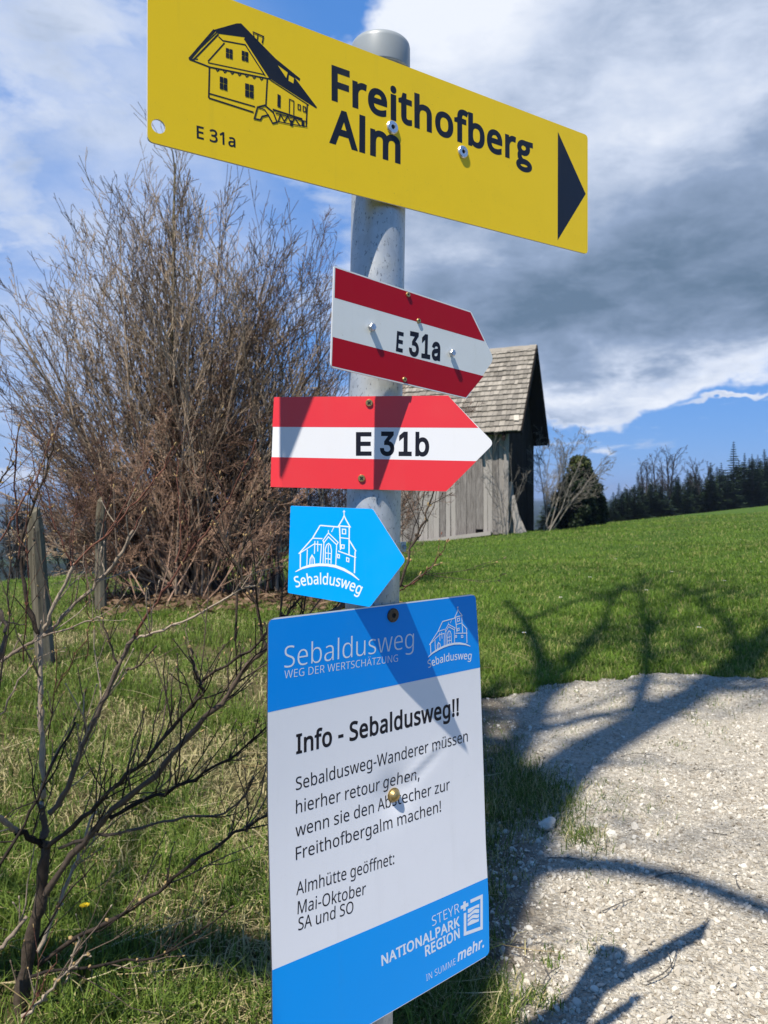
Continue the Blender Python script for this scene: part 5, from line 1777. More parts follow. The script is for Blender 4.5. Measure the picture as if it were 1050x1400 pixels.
def build_bushes():
    # the big fan of bare stems behind the left of the signs
    rng = np.random.default_rng(21)
    c = P3(255, 0, 8.7)
    c[2] = float(ground(c[0], c[1]))
    root = thing('bare_bush', 'huge leafless many stemmed bush spreading into a fan, left of the sign pole', 'bush', tuple(c))
    FAN = dict(seg=[3, 4, 6, 9], wander=[0.07, 0.07, 0.05, 0.035], up=[0.01, 0.0, 0.0, -0.004], taper=0.78, rmin=0.0028,
               kids=[0, 3, 6, 11], start=[0, 0.15, 0.18, 0.22], ang=[0.5, 0.55, 0.48, 0.42], ratio=[0.4, 0.42, 0.42, 0.36])
    ec = np.array([c[0] - 0.02, 0, c[2] + 1.98])                 # the dome its twig tips reach
    ex, ez = 2.18, 2.62
    FAN['dome'] = lambda q: math.hypot((q[0] - ec[0]) / ex, (q[2] - ec[2]) / ez)
    tubes = {}
    for i in range(84):
        a = rng.uniform(0, 6.283)
        base = c + np.array([0.40 * math.cos(a) * rng.random() ** 0.5, 0.35 * math.sin(a), -0.05])
        th = rng.uniform(-1.25, 0.58) if rng.random() < 0.68 else rng.normal(-0.1, 0.32)
        d2 = np.array([math.sin(th), math.cos(th)])
        q = np.array([(base[0] - ec[0]) / ex, (base[2] - ec[2]) / ez])
        dd = np.array([d2[0] / ex, d2[1] / ez])
        A_, B_, C_ = dd @ dd, 2 * q @ dd, q @ q - 1
        reach = (-B_ + math.sqrt(max(B_ * B_ - 4 * A_ * C_, 0.01))) / (2 * A_)
        d = unit([d2[0], rng.normal(0.02, 0.12), d2[1]])
        grow(tubes, base, d, reach * rng.uniform(0.70, 0.97), rng.uniform(0.011, 0.026), 3, rng, FAN)
    bush_parts(root, tubes.get(3, []) + tubes.get(2, []), tubes.get(1, []) + tubes.get(0, []), M['hazel_bark'], M['hazel_bark'])
    # the straight young tree rising through it
    rng = np.random.default_rng(4)
    b = P3(238, 0, 9.0)
    b[2] = float(ground(b[0], b[1]))
    root = thing('bare_tree', 'slim leafless tree with yellowish trunk whose tip reaches under the yellow sign', 'tree', tuple(b))
    cfg = dict(BUSH, seg=[3, 4, 7, 9], kids=[0, 6, 9, 17], wander=[0.10, 0.09, 0.06, 0.02], up=[0.05, 0.08, 0.14, 0.05], ratio=[0.4, 0.42, 0.42, 0.30],
               start=[0, 0.15, 0.15, 0.22], ang=[0.5, 0.55, 0.5, 0.55], rmin=0.002)
    tubes = {}
    grow(tubes, b, [0.0, 0, 1], 4.95, 0.040, 3, rng, cfg, 0.6)
    part(root, 'trunk', MB().tubes(tubes[3], 7), M['yellow_bark'], True)
    part(root, 'crown', MB().tubes(tubes[2] + tubes[1] + tubes[0], 3), M['hazel_bark'], True)
    # the second upright clump
    rng = np.random.default_rng(33)
    c = P3(345, 0, 9.2)
    c[2] = float(ground(c[0], c[1]))
    root = thing('bare_bush', 'upright leafless bush standing between the big fan bush and the sign pole', 'bush', tuple(c))
    tubes = {}
    for i in range(26):
        base = c + np.array([rng.normal(0, 0.30), rng.normal(0, 0.3), -0.05])
        d = unit([np.clip(rng.normal(-0.04, 0.16), -0.4, 0.16), rng.normal(0, 0.2), 1.0])
        grow(tubes, base, d, rng.uniform(2.5, 3.8), rng.uniform(0.010, 0.022), 3, rng, BUSH)
    bush_parts(root, tubes.get(3, []) + tubes.get(2, []), tubes.get(1, []) + tubes.get(0, []), M['hazel_bark'], M['hazel_bark'])
    # thin saplings just left of the pole
    rng = np.random.default_rng(9)
    c = P3(425, 0, 8.2)
    c[2] = float(ground(c[0], c[1]))
    root = thing('bare_sapling', 'thin dark leafless sapling rising just left of the pole', 'sapling', tuple(c))
    cfg = dict(BUSH, kids=[0, 4, 5, 10], rmin=0.0022, wander=[0.1, 0.1, 0.08, 0.04])
    tubes = {}
    for dx, L in ((0.0, 3.6), (-0.14, 3.0), (0.12, 3.3)):
        grow(tubes, c + [dx, 0, -0.05], [dx * 0.6 - 0.02, 0, 1], L, 0.016, 3, rng, cfg, 0.1)
    bush_parts(root, tubes.get(3, []) + tubes.get(2, []), tubes.get(1, []) + tubes.get(0, []), M['grey_bark'], M['thicket_bark'])
    # reddish brown thicket, waist to head high
    rng = np.random.default_rng(15)
    c = P3(400, 0, 9.8)
    c[2] = float(ground(c[0], c[1]))
    root = thing('thicket', 'dense reddish brown tangle of leafless scrub behind the lower signs', 'bush', tuple(c))
    cfg = dict(BUSH, kids=[0, 7, 7, 7], wander=[0.16, 0.16, 0.14, 0.12], ang=[0.7, 0.8, 0.75, 0.6], rmin=0.0023, ratio=[0.4, 0.48, 0.45, 0.45])
    tubes = {}
    for i in range(62):
        base = c + np.array([rng.uniform(-1.5, 1.0), rng.normal(0, 0.45), -0.05])
        grow(tubes, base, [rng.normal(0, 0.35), rng.normal(0, 0.3), 1.0], rng.uniform(1.5, 2.7), rng.uniform(0.007, 0.014), 3, rng, cfg)
    bush_parts(root, tubes.get(3, []) + tubes.get(2, []), tubes.get(1, []) + tubes.get(0, []), M['thicket_bark'], M['thicket_bark'])
    # low brush at the foot of the fan
    rng = np.random.default_rng(16)
    c = P3(225, 0, 8.6)
    c[2] = float(ground(c[0], c[1]))
    root = thing('brush', 'low tangled brown brush at the foot of the big fan bush', 'bush', tuple(c))
    tubes = {}
    for i in range(70):
        base = c + np.array([rng.uniform(-0.75, 1.35), rng.normal(0, 0.45), -0.05])
        grow(tubes, base, [rng.normal(-0.05, 0.4), rng.normal(0, 0.35), 0.9], rng.uniform(0.8, 1.9), rng.uniform(0.005, 0.011), 3, rng, cfg)
    bush_parts(root, tubes.get(3, []) + tubes.get(2, []), tubes.get(1, []) + tubes.get(0, []), M['thicket_bark'], M['thicket_bark'])
    # a few bare bushes on the slope beyond the fence
    rng = np.random.default_rng(44)
    for u, y, h, lab in ((14, 30, 3.3, 'dark bare treelet beyond the brow at the far left edge'), (92, 34, 3.4, 'dark bare treelet beyond the brow between the two fence posts'),
                         (-30, 28, 3.3, 'dark bare treelet beyond the brow, half out of the photo at the left')):
        c = P3(u, 0, y)
        c[2] = float(ground(c[0], c[1]))
        h = (CAMZ - (690 - VH) / F * y) - c[2]
        root = thing('bare_tree', lab, 'tree', tuple(c))
        cfg2 = dict(BUSH, rmin=0.012, kids=[0, 5, 6, 13], ratio=[0.4, 0.45, 0.45, 0.42], start=[0, 0.1, 0.1, 0.12])
        tubes = {}
        for _ in range(3):
            grow(tubes, c + [rng.normal(0, 0.3), 0, 0], [rng.normal(0, 0.15), 0, 1], h * rng.uniform(0.85, 1.05), 0.06, 3, rng, cfg2)
        part(root, 'trunk', MB().tubes(tubes[3], 5), M['dead_wood_dark'], True)
        part(root, 'crown', MB().tubes(tubes[2] + tubes[1] + tubes[0], 3), M['dead_wood_dark'], True)


# ------------------------------------------------------------------ the budding shrub at the lower left
def c2(x, y):
    return (x / 2.625, 550 + y / 2.625)


def c3(x, y):
    return (x / 2.625, 950 + y / 2.625)


def spline(P, k):
    """smooth curve through points"""
    P = np.asarray(P, float)
    n = len(P)
    out = []
    for i in range(n - 1):
        a, b, c, d = P[max(i - 1, 0)], P[i], P[i + 1], P[min(i + 2, n - 1)]
        for j in range(k):
            t = j / k
            out.append(0.5 * (2 * b + (c - a) * t + (2 * a - 5 * b + 4 * c - d) * t * t + (3 * b - 3 * c + d - a) * t ** 3))
    out.append(P[-1])
    return np.array(out)


def build_shrub():
    rng = np.random.default_rng(77)
    D0 = 1.46
    base = on_ground(40, 1412)
    base[1] = D0
    base[0] = (36 - UC) / F * D0
    base[2] = float(ground(base[0], base[1]))
    root = thing('budding_shrub', 'leafless budding shrub with dark forked trunk and reddish shoots at the lower left', 'shrub', tuple(base))
    mats = {'dark': M['dogwood'], 'pale': M['dogwood_pale'], 'red': M['dogwood_red']}
    # (kind, pixels, start depth, end depth, start width px, end width px, side twigs)
    B = [
        ('dark', [(30, 1440), c3(75, 1100), c3(120, 850), c3(150, 700), c3(167, 540)], 1.46, 1.46, 22, 13, 4),
        ('dark', [c3(167, 545), c3(160, 470), c3(150, 400)], 1.46, 1.46, 11, 8, 2),
        ('pale', [c3(150, 405), c3(155, 300), c3(148, 100), c2(145, 1000), c2(140, 830)], 1.46, 1.47, 8, 6.5, 4),
        ('dark', [c2(140, 835), c2(95, 690), c2(74, 560)], 1.47, 1.46, 6.5, 4.5, 3),
        ('red', [c2(74, 562), c2(52, 300), c2(62, 90)], 1.46, 1.44, 4, 2.2, 6),
        ('dark', [c3(158, 712), c3(300, 530), c3(400, 420), c3(550, 290), c3(700, 120), c3(820, 0), c2(880, 958), c2(950, 890), (400, 858), (450, 838), (500, 812)], 1.46, 1.24, 9.5, 5, 22),
        ('dark', [c3(166, 548), c3(300, 440), c3(400, 340), c3(520, 230), c3(640, 90), c3(720, 0), c2(740, 990), c2(900, 890), c2(985, 800)], 1.45, 1.30, 7, 3.2, 18),
        ('pale', [c3(178, 425), c3(240, 330), c3(310, 150), c3(380, 0), c2(430, 935), c2(490, 830)], 1.46, 1.42, 8, 6, 7),
        ('red', [c2(488, 832), c2(560, 715), c2(650, 580), c2(760, 440), c2(835, 325), c2(915, 140)], 1.42, 1.38, 5.5, 2.4, 12),
        ('pale', [c2(490, 850), c2(560, 825), c2(690, 770), c2(830, 690), c2(950, 640)], 1.42, 1.30, 4, 2.2, 5),
        ('red', [c2(950, 640), c2(1020, 598)], 1.30, 1.28, 2.2, 1.4, 2),
        ('pale', [c2(150, 850), c2(250, 740), c2(330, 670), c2(420, 560), c2(478, 460)], 1.46, 1.50, 5.5, 4, 6),
        ('red', [c2(478, 460), c2(520, 390)], 1.50, 1.51, 3.2, 1.8, 3),
        ('pale', [c2(160, 825), c2(195, 735), c2(262, 580)], 1.46, 1.43, 5.5, 4.5, 2),
        ('red', [c2(262, 582), c2(225, 505), c2(190, 410), c2(160, 290)], 1.43, 1.40, 3.4, 1.8, 6),
        ('red', [c2(262, 580), c2(370, 490), c2(470, 380), c2(560, 270), c2(632, 150)], 1.43, 1.38, 4.2, 2.4, 10),
        ('dark', [c2(75, 520), c2(120, 370), c2(158, 270), c2(187, 148)], 1.46, 1.44, 3.8, 2.2, 7),
        ('red', [c2(-20, 520), c2(60, 390), c2(130, 270), c2(182, 115)], 1.40, 1.42, 3.6, 2.0, 7),
        ('dark', [c2(950, 890), c2(930, 760), c2(855, 600), c2(775, 440), c2(735, 280), c2(715, 105)], 1.36, 1.34, 4.5, 2.0, 8),
        ('dark', [c2(845, 860), c2(860, 560), c2(900, 430), c2(960, 270)], 1.36, 1.36, 3.4, 1.6, 6),
        ('red', [c2(640, 570), c2(645, 380), c2(636, 185)], 1.41, 1.42, 3, 1.6, 5),
        ('dark', [c3(210, 550), c3(350, 510), c3(500, 480), c3(660, 440), c3(800, 430), c3(880, 350), c3(900, 310)], 1.45, 1.30, 4.5, 2.0, 9),
        ('dark', [c3(400, 440), c3(560, 360), c3(700, 300), c3(850, 210), c3(960, 115)], 1.42, 1.25, 6, 2.6, 11),
        ('dark', [c3(140, 960), c3(300, 860), c3(470, 770), c3(600, 680), c3(720, 580), c3(850, 500), c3(960, 430), (390, 1098)], 1.47, 1.30, 6.5, 3.0, 16),
        ('dark', [c3(110, 1005), c3(400, 965), c3(560, 940), c3(700, 860), c3(835, 765)], 1.40, 1.22, 4.2, 1.8, 9),
        ('pale', [c3(90, 1150), c3(170, 1070), c3(250, 980), c3(315, 930)], 1.36, 1.34, 5, 3, 3),
        ('red', [c3(85, 1160), c3(150, 1050), c3(205, 940)], 1.30, 1.28, 3, 1.8, 2),
        ('dark', [c3(158, 545), c3(112, 512), c3(60, 495)], 1.46, 1.42, 9, 8, 1),
        ('pale', [c3(62, 496), c3(20, 460), c3(-40, 400)], 1.42, 1.38, 8, 7, 1),
        ('dark', [c3(270, 105), c3(200, 220), c3(112, 420), c3(0, 605), c3(-40, 660)], 1.38, 1.30, 3, 5, 3),
        ('pale', [c3(-30, 930), c3(30, 880), c3(95, 795)], 1.40, 1.42, 7, 5, 1),
        ('pale', [c3(280, 870), c3(255, 960), c3(245, 1020)], 1.36, 1.36, 3, 2.4, 0),
        ('pale', [c3(140, 920), c3(230, 700), c3(290, 560), c3(335, 425)], 1.50, 1.56, 5.5, 3, 3),
        ('dark', [c3(130, 900), c3(240, 720), c3(345, 600)], 1.48, 1.40, 3.5, 1.6, 6),
        ('dark', [c2(420, 935), c2(380, 830), c2(362, 745)], 1.43, 1.40, 3, 1.6, 2),
        ('dark', [c2(720, 1010), c2(700, 960), c2(682, 880)], 1.30, 1.28, 4, 3, 1),
        ('dark', [c2(450, 960), c2(500, 945), c2(560, 875)], 1.42, 1.38, 3.2, 2.0, 1),
        ('red', [c2(200, 1040), c2(240, 960), c2(300, 860)], 1.42, 1.40, 2.6, 1.5, 2),
        ('pale', [c2(160, 840), c2(280, 800), c2(360, 770)], 1.44, 1.38, 3, 1.6, 2),
        ('pale', [c2(0, 930), c2(60, 890), c2(130, 850)], 1.42, 1.46, 5, 4, 2),
        ('pale', [c2(-20, 700), c2(10, 780), c2(20, 860), c2(-10, 930)], 1.36, 1.36, 5, 6, 1),
        ('dark', [c2(-40, 330), c2(10, 270), c2(40, 215)], 1.36, 1.36, 3, 1.8, 2),
        ('red', [c2(262, 570), c2(262, 480), c2(266, 408)], 1.43, 1.43, 2, 1.4, 2),
        ('dark', [(548, 800), (562, 752), (578, 716), (588, 690), (600, 655)], 1.22, 1.20, 4.2, 1.8, 3),
        ('red', [(546, 808), (574, 791), (596, 766), (612, 741)], 1.22, 1.20, 2.6, 1.3, 2),
        ('dark', [(552, 802), (580, 784), (603, 771)], 1.22, 1.20, 2.4, 1.3, 1),
        ('dark', [(500, 812), (525, 815), (550, 800)], 1.24, 1.22, 6, 4.2, 0),
        ('dark', [(-12, 1010), (6, 900), (14, 790), (8, 700)], 1.40, 1.38, 3.0, 1.4, 6),
        ('red', [(30, 905), (40, 800), (36, 720), (42, 655)], 1.44, 1.42, 2.6, 1.5, 4),
        ('pale', [(0, 980), (26, 930), (50, 900)], 1.42, 1.45, 2.6, 1.8, 2),
        ('red', [(64, 1010), (72, 960), (78, 905), (74, 850)], 1.44, 1.42, 2.2, 1.3, 4),
        ('dark', [(60, 1080), (82, 1040), (92, 1010), (103, 985)], 1.45, 1.42, 2.6, 1.4, 5),
        ('red', [(118, 905), (122, 850), (116, 800), (120, 770)], 1.46, 1.46, 2.0, 1.2, 4),
        ('dark', [c2(985, 800), (392, 838), (412, 815), (420, 795)], 1.30, 1.28, 4.5, 1.8, 4),
    ]
    for bi, (kind, px, da, db, wa, wb, side) in enumerate(B):
        own, buds = [], []
        if kind == 'red':
            wa, wb = wa * 0.75, wb * 0.75
        m = len(px)
        ys = np.linspace(da, db, m)
        pts = np.array([P3(u, v, y) for (u, v), y in zip(px, ys)])
        C = spline(pts, 4)
        n = len(C)
        t = np.linspace(0, 1, n)
        C = C + rng.normal(size=C.shape) * np.array([0.0017, 0.003, 0.0017])
        rad = (wa + (wb - wa) * t) / F * np.interp(t, np.linspace(0, 1, m), ys) / 2
        rad = rad * (1 + 0.16 * np.sin(np.arange(n) * 2.1 + rng.uniform(0, 6)))
        own.append((C, rad, rng.random()))
        for s in range(int(side * (0.45 if kind == 'red' else 1.15) + 0.5)):
            i = int(rng.uniform(0.12, 1.0) * (n - 1))
            i = min(max(i, 1), n - 2)
            tdir = unit(C[i + 1] - C[i - 1])
            for sg in ((1, -1) if rng.random() < 0.45 else (1,)):
                nd = rot_dir(tdir, rng.uniform(0.5, 0.95), rng.uniform(0, 6.28))
                nd = unit(nd + np.array([0.08, 0, 0.35]))
                L = rng.uniform(0.03, 0.17) * (1.2 - 0.5 * i / n)
                q = [C[i]]
                for j in range(4):
                    nd = unit(nd + rng.normal(size=3) * 0.16 + np.array([0, 0, 0.10]))
                    q.append(q[-1] + nd * L / 4)
                r0 = min(rad[i] * 0.5, 0.0015)
                if q[-1][1] < 1.02:
                    continue
                own.append((q, [r0, r0 * 0.9, r0 * 0.8, r0 * 0.7, r0 * 0.55], rng.random()))
                if rng.random() < 0.6:
                    nd2 = rot_dir(nd, rng.uniform(0.5, 0.9), rng.uniform(0, 6.28))
                    nd2 = unit(nd2 + [0, 0, 0.3])
                    l2 = L * rng.uniform(0.25, 0.5)
                    own.append(([q[2], q[2] + nd2 * l2 * 0.5, q[2] + nd2 * l2 + [0, 0, l2 * 0.12]], [r0 * 0.7, r0 * 0.6, r0 * 0.45], rng.random()))
                    buds.append((q[2] + nd2 * l2 + [0, 0, l2 * 0.12], nd2, r0))
                buds.append((q[-1], nd, r0))
        # opposite pairs of buds along young shoots
        if wb < 3.2:
            for i in range(3, n, 3):
                tdir = unit(C[i] - C[i - 1])
                side_v = unit(np.cross(tdir, [0.1, 1, 0.2]))
                for sg in (1, -1):
                    buds.append((C[i] + side_v * sg * rad[i] * 0.9, unit(tdir + side_v * sg * 0.5), rad[i] * 0.9))
            buds.append((C[-1], unit(C[-1] - C[-2]), rad[-1] * 1.4))
        bt = []
        for p, d, r0 in buds:
            l = rng.uniform(0.003, 0.007)
            r1 = max(r0 * 1.2, 0.0011)
            bt.append(([p - d * 0.001, p + d * l * 0.35, p + d * l * 0.75, p + d * l], [r1 * 0.6, r1, r1 * 0.75, 0.0002], 2.0 if rng.random() < 0.55 else 0.8))
        mb = MB().tubes(own, 10 if bi < 2 else 7)
        if bt:
            mb.tubes(bt, 5)
        part(root, 'trunk' if bi == 0 else 'branch', mb, mats[kind], True, {'pale': 'pale bark branch', 'red': 'young reddish branch'}.get(kind))


# ------------------------------------------------------------------ fence posts
def build_posts():
    for (u, v0, v1, wpx, lean, lab) in ((62, 912, 692, 23, -0.075, 'nearer grey wooden fence post with a slanted top, at the far left'),
                                        (138, 836, 678, 14, 0.0, 'farther slim grey wooden fence post against the bush')):
        p = on_ground(u, v0)
        h = (v0 - v1) / F * p[1]
        w = wpx / F * p[1] / 2
        root = thing('fence_post', lab, 'fence post', tuple(p))
        rng = np.random.default_rng(int(u))
        lv = [-0.15, 0.0, 0.3, 0.6, 0.85, 0.97]
        rings = []
        ang = [0.3, 1.2, 2.0, 3.1, 4.0, 4.9, 5.7]
        rr = [rng.uniform(0.85, 1.15) for _ in ang]
        for k, t in enumerate(lv):
            s = w * (1.12 - 0.25 * max(t, 0)) * (0.72 if k == len(lv) - 1 else 1)
            hh = h * t
            ring = []
            for a, q in zip(ang, rr):
                ring.append([p[0] + lean * hh + s * q * math.cos(a) + rng.normal() * w * 0.03, p[1] + s * q * math.sin(a), p[2] + hh + (0.06 * math.sin(a + 0.6) * h * 0.4 if k >= 4 else 0)])
            rings.append(ring)
        m = len(ang)
        V = np.array(rings).reshape(-1, 3)
        Q = [(k * m + j, k * m + (j + 1) % m, (k + 1) * m + (j + 1) % m, (k + 1) * m + j) for k in range(len(lv) - 1) for j in range(m)]
        top = np.mean(rings[-1], axis=0) + [0, 0, 0.02 * h]
        V = np.concatenate([V, [top]])
        b = (len(lv) - 1) * m
        T = [(b + j, b + (j + 1) % m, len(V) - 1) for j in range(m)]
        mb = MB().add(V, Q, T, a=0.4)
        part(root, 'post', mb, M['post_wood'])
        if u < 100:
            for q in (0.45, 0.8):
                mb = MB()
                c = p + np.array([lean * h * q + w * 0.2, -w * 1.05, h * q])
                mb.lathe([(0.004, -0.02), (0.004, 0.0), (0.007, 0.0), (0.007, 0.004), (0.0001, 0.005)], c, [0, -1, 0.0], 8)
                part(root, 'nail', mb, M['rust'])


# ------------------------------------------------------------------ the hay barn
def build_barn():
    rng = np.random.default_rng(6)
    g = unit([math.sin(R(18.5)), math.cos(R(18.5)), 0])           # along the gable, away from us
    l = unit([-g[1], g[0], 0])                                    # along the barn, to the left
    tiltz = -0.035
    E1 = P3(712, 590, 24.6)                                       # near eave corner
    half = 3.75
    ridge_h = P3(733, 475, 28.2)[2] - E1[2]
    ov_g, ov_e = 0.55, 0.42                                       # overhang past the gable and past the long wall
    LEN = 5.9
    root = thing('hay_barn', 'old grey wooden hay barn with tiled gable roof behind the red and white signs', 'barn', (float(E1[0]), float(E1[1]), float(ground(E1[0], E1[1]))))

    def pt(s, t, z):
        """s metres left along the barn from the roof's right end, t metres back from the near eave, z up from the near eave"""
        return E1 + l * s + g * t + np.array([0, 0, z + tiltz * s])
    slope = math.atan2(ridge_h, half)
    rl = math.hypot(half, ridge_h)
    # roof: courses of overlapping tiles with real steps
    nrows = 17
    for side in (0, 1):
        mb = MB()
        dirn = (g if side == 0 else -g) * math.cos(slope) + np.array([0, 0, math.sin(slope)])
        up = unit(np.cross(l, dirn) * (-1 if side == 0 else 1))
        if up[2] < 0:
            up = -up
        org = pt(0, 0, 0) if side == 0 else pt(0, 2 * half, 0)
        ls = unit(l + np.array([0, 0, tiltz]))
        for k in range(nrows):
            a0, a1 = rl * k / nrows - 0.03, rl * (k + 1) / nrows + 0.05
            x = rng.uniform(-0.1, 0.0)
            while x < LEN:
                w = rng.uniform(0.12, 0.19)
                x0, x1 = max(x, 0.0), min(x + w, LEN)
                x += w
                if x1 - x0 < 0.02:
                    continue
                j = rng.normal(0, 0.012)
                lift = rng.uniform(0.0, 0.02)
                c = org + ls * ((x0 + x1) / 2) + dirn * ((a0 + a1) / 2 + j) + up * (0.04 + lift * 0.5)
                tl = dirn + up * (-0.15 + rng.normal(0, 0.018))
                mb.box(c, ls * ((x1 - x0) / 2 - 0.004), unit(tl) * (a1 - a0) / 2, up * 0.017, a=float(np.clip(rng.normal(0.5, 0.27), 0, 1)))
        rt = part(root, 'roof', mb, M['shingle'])
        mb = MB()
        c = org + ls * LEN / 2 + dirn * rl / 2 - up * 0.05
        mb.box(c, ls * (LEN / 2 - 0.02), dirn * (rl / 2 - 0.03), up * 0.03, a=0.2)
        part(rt, 'roof_boards', mb, M['shaded_dark_plank'])
        mb = MB()
        c = org + dirn * (rl / 2) - up * 0.02 - ls * 0.025
        mb.box(c, ls * 0.02, dirn * (rl / 2 + 0.04), up * 0.085, a=0.35)
        part(rt, 'verge_board', mb, M['shaded_dark_plank'])
        if side == 0:
            mb = MB()
            c = org + dirn * 0.62 + ls * 0.2 + up * 0.10
            mb.box(c, unit(ls + dirn * 0.1) * 0.085, unit(dirn - up * 0.1 + ls * 0.12) * 0.17, up * 0.008, a=0.55)
            part(rt, 'patch_board', mb, M['stone'], label='pale patch near the lower right corner of the roof')
    mb = MB()
    n = 24
    for k in range(n):
        s0 = LEN * k / n
        c = pt(s0 + LEN / n / 2, half, ridge_h + 0.065 + rng.normal(0, 0.006))
        for sg in (-1, 1):
            mb.box(c + g * sg * 0.085 - np.array([0, 0, 0.06]), (l + [0, 0, tiltz]) * (LEN / n / 2 + 0.01), unit(g * sg * 0.8 - np.array([0, 0, 0.7])) * 0.13, unit(np.cross(l, g * sg * 0.8 - np.array([0, 0, 0.7]))) * 0.015, a=float(rng.uniform(0.5, 0.9)))
    part(root, 'ridge_cap', mb, M['shingle'])
    # long wall of upright planks
    x0, x1 = ov_g, LEN - 0.4
    mb = MB()
    s = x0
    while s < x1:
        w = rng.uniform(0.13, 0.24)
        a = pt(s + w / 2, ov_e, 0)
        gz = float(ground(a[0], a[1]))
        zt = a[2] + ov_e * math.tan(slope) - 0.10
        zb = gz + rng.uniform(0.02, 0.12)
        if rng.random() < 0.10:
            zb += rng.uniform(0.1, 0.45)
        th = 0.014
        dep = rng.normal(0, 0.008)
        c = np.array([a[0], a[1], (zt + zb) / 2]) + g * (dep + 0.014)
        skew = rng.normal(0, 0.004)
        mb.box(c, l * (w / 2 - rng.uniform(0.002, 0.010)), np.array([l[0] * skew, l[1] * skew, 1]) * (zt - zb) / 2, g * th, a=float(np.clip(rng.normal(0.5, 0.3), 0, 1)))
        s += w
    part(root, 'plank_wall', mb, M['plank'])
    mb = MB()                                                    # dark sheet added to stand for the shade behind the gaps
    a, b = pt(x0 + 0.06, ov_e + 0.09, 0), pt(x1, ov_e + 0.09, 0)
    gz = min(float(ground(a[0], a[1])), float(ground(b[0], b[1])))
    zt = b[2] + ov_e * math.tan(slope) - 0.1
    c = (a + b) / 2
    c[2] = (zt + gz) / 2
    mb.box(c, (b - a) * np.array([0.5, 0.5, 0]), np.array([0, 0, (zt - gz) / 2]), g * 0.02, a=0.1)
    part(root, 'dark_gap_sheet', mb, M['shaded_dark_plank'])
    mb = MB()
    a = pt(x0, ov_e - 0.05, 0)
    b = pt(x1, ov_e - 0.05, 0)
    a[2], b[2] = float(ground(a[0], a[1])) + 0.12, float(ground(b[0], b[1])) + 0.10
    m1 = a + (b - a) * 0.09
    m2 = a + (b - a) * 0.62
    mb.box((m1 + m2) / 2 - g * 0.12, (m2 - m1) / 2, g * 0.06, np.array([0, 0, 0.06]), a=1.0)
    a2, b2 = m2 + g * 0.02 - np.array([0, 0, 0.06]), b - np.array([0, 0, 0.06])
    mb.box((a2 + b2) / 2, (b2 - a2) / 2, g * 0.05, np.array([0, 0, 0.05]), a=0.6)
    part(root, 'sill_beam', mb, M['plank'])
    # gable boards facing away from the sun, their shade put into the dark colour
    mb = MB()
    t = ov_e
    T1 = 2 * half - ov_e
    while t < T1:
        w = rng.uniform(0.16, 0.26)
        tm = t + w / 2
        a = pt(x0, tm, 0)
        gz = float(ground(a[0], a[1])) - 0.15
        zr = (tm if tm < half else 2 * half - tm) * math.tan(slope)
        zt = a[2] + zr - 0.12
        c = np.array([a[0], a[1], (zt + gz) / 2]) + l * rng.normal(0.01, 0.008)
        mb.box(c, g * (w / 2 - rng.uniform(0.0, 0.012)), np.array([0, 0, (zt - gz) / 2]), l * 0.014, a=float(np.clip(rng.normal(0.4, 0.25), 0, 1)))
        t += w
    part(root, 'gable_wall', mb, M['shaded_dark_plank'])
    for s_, nm in ((x1, 'end_wall'),):
        mb = MB()
        a, b, c_ = pt(s_, ov_e, 0), pt(s_, 2 * half - ov_e, 0), pt(s_, half, ridge_h - 0.1)
        zt = ov_e * math.tan(slope) - 0.1
        V = [np.array([a[0], a[1], gz - 0.4]), np.array([b[0], b[1], gz - 0.4]), b + [0, 0, zt], c_, a + [0, 0, zt]]
        V2 = [v + l * 0.04 for v in V]
        mb.add(V + V2, [(0, 1, 2, 4), (5, 9, 7, 6)], [(2, 3, 4), (9, 8, 7)])
        part(root, nm, mb, M['plank'])
    mb = MB()
    a, b = pt(x0, 2 * half - ov_e, 0), pt(x1, 2 * half - ov_e, 0)
    c = (a + b) / 2
    zt = c[2] + ov_e * math.tan(slope) - 0.12
    c[2] = (zt + gz - 0.4) / 2
    mb.box(c, (b - a) * np.array([0.5, 0.5, 0]), np.array([0, 0, (zt - gz + 0.4) / 2]), g * 0.02)
    part(root, 'back_wall', mb, M['plank'])
    # corner post and rafter ends
    mb = MB()
    a = pt(x0 - 0.03, ov_e - 0.02, 0)
    gz1 = float(ground(a[0], a[1]))
    zt = a[2] + ov_e * math.tan(slope) - 0.12
    mb.box([a[0], a[1], (zt + gz1) / 2], l * 0.07, np.array([0, 0, (zt - gz1) / 2]), g * 0.07, a=0.55)
    part(root, 'corner_post', mb, M['plank'])
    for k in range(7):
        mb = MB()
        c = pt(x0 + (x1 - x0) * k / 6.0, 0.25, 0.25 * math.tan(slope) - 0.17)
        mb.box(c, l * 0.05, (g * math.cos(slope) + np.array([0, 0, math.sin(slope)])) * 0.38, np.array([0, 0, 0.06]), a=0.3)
        part(root, 'rafter', mb, M['shaded_dark_plank'])
    # boards leaning on the corner
    a = pt(x0 - 0.12, ov_e + 0.15, 0)
    p = np.array([a[0], a[1], float(ground(a[0], a[1]))])
    tr = thing('leaning_boards', 'weathered grey boards leaning against the right corner of the barn', 'boards', tuple(p))
    for k, (dx, dz, hgt, wd) in enumerate([(0.30, 0.0, 1.25, 0.11), (0.48, -0.1, 0.95, 0.09), (0.14, 0.05, 1.7, 0.10)]):
        lo = p + np.array([dx, 0.1 * k - 0.05, 0])
        hi = p + np.array([dx * 0.15, 0.1 * k + 0.05, hgt])
        ax = (hi - lo) / 2
        side = unit(np.cross(ax, [0, 1, 0]))
        part(tr, 'board', MB().box((lo + hi) / 2, side * wd, ax, unit(np.cross(ax, side)) * 0.02, a=0.8), M['plank'])
    return pt, x0, ov_e


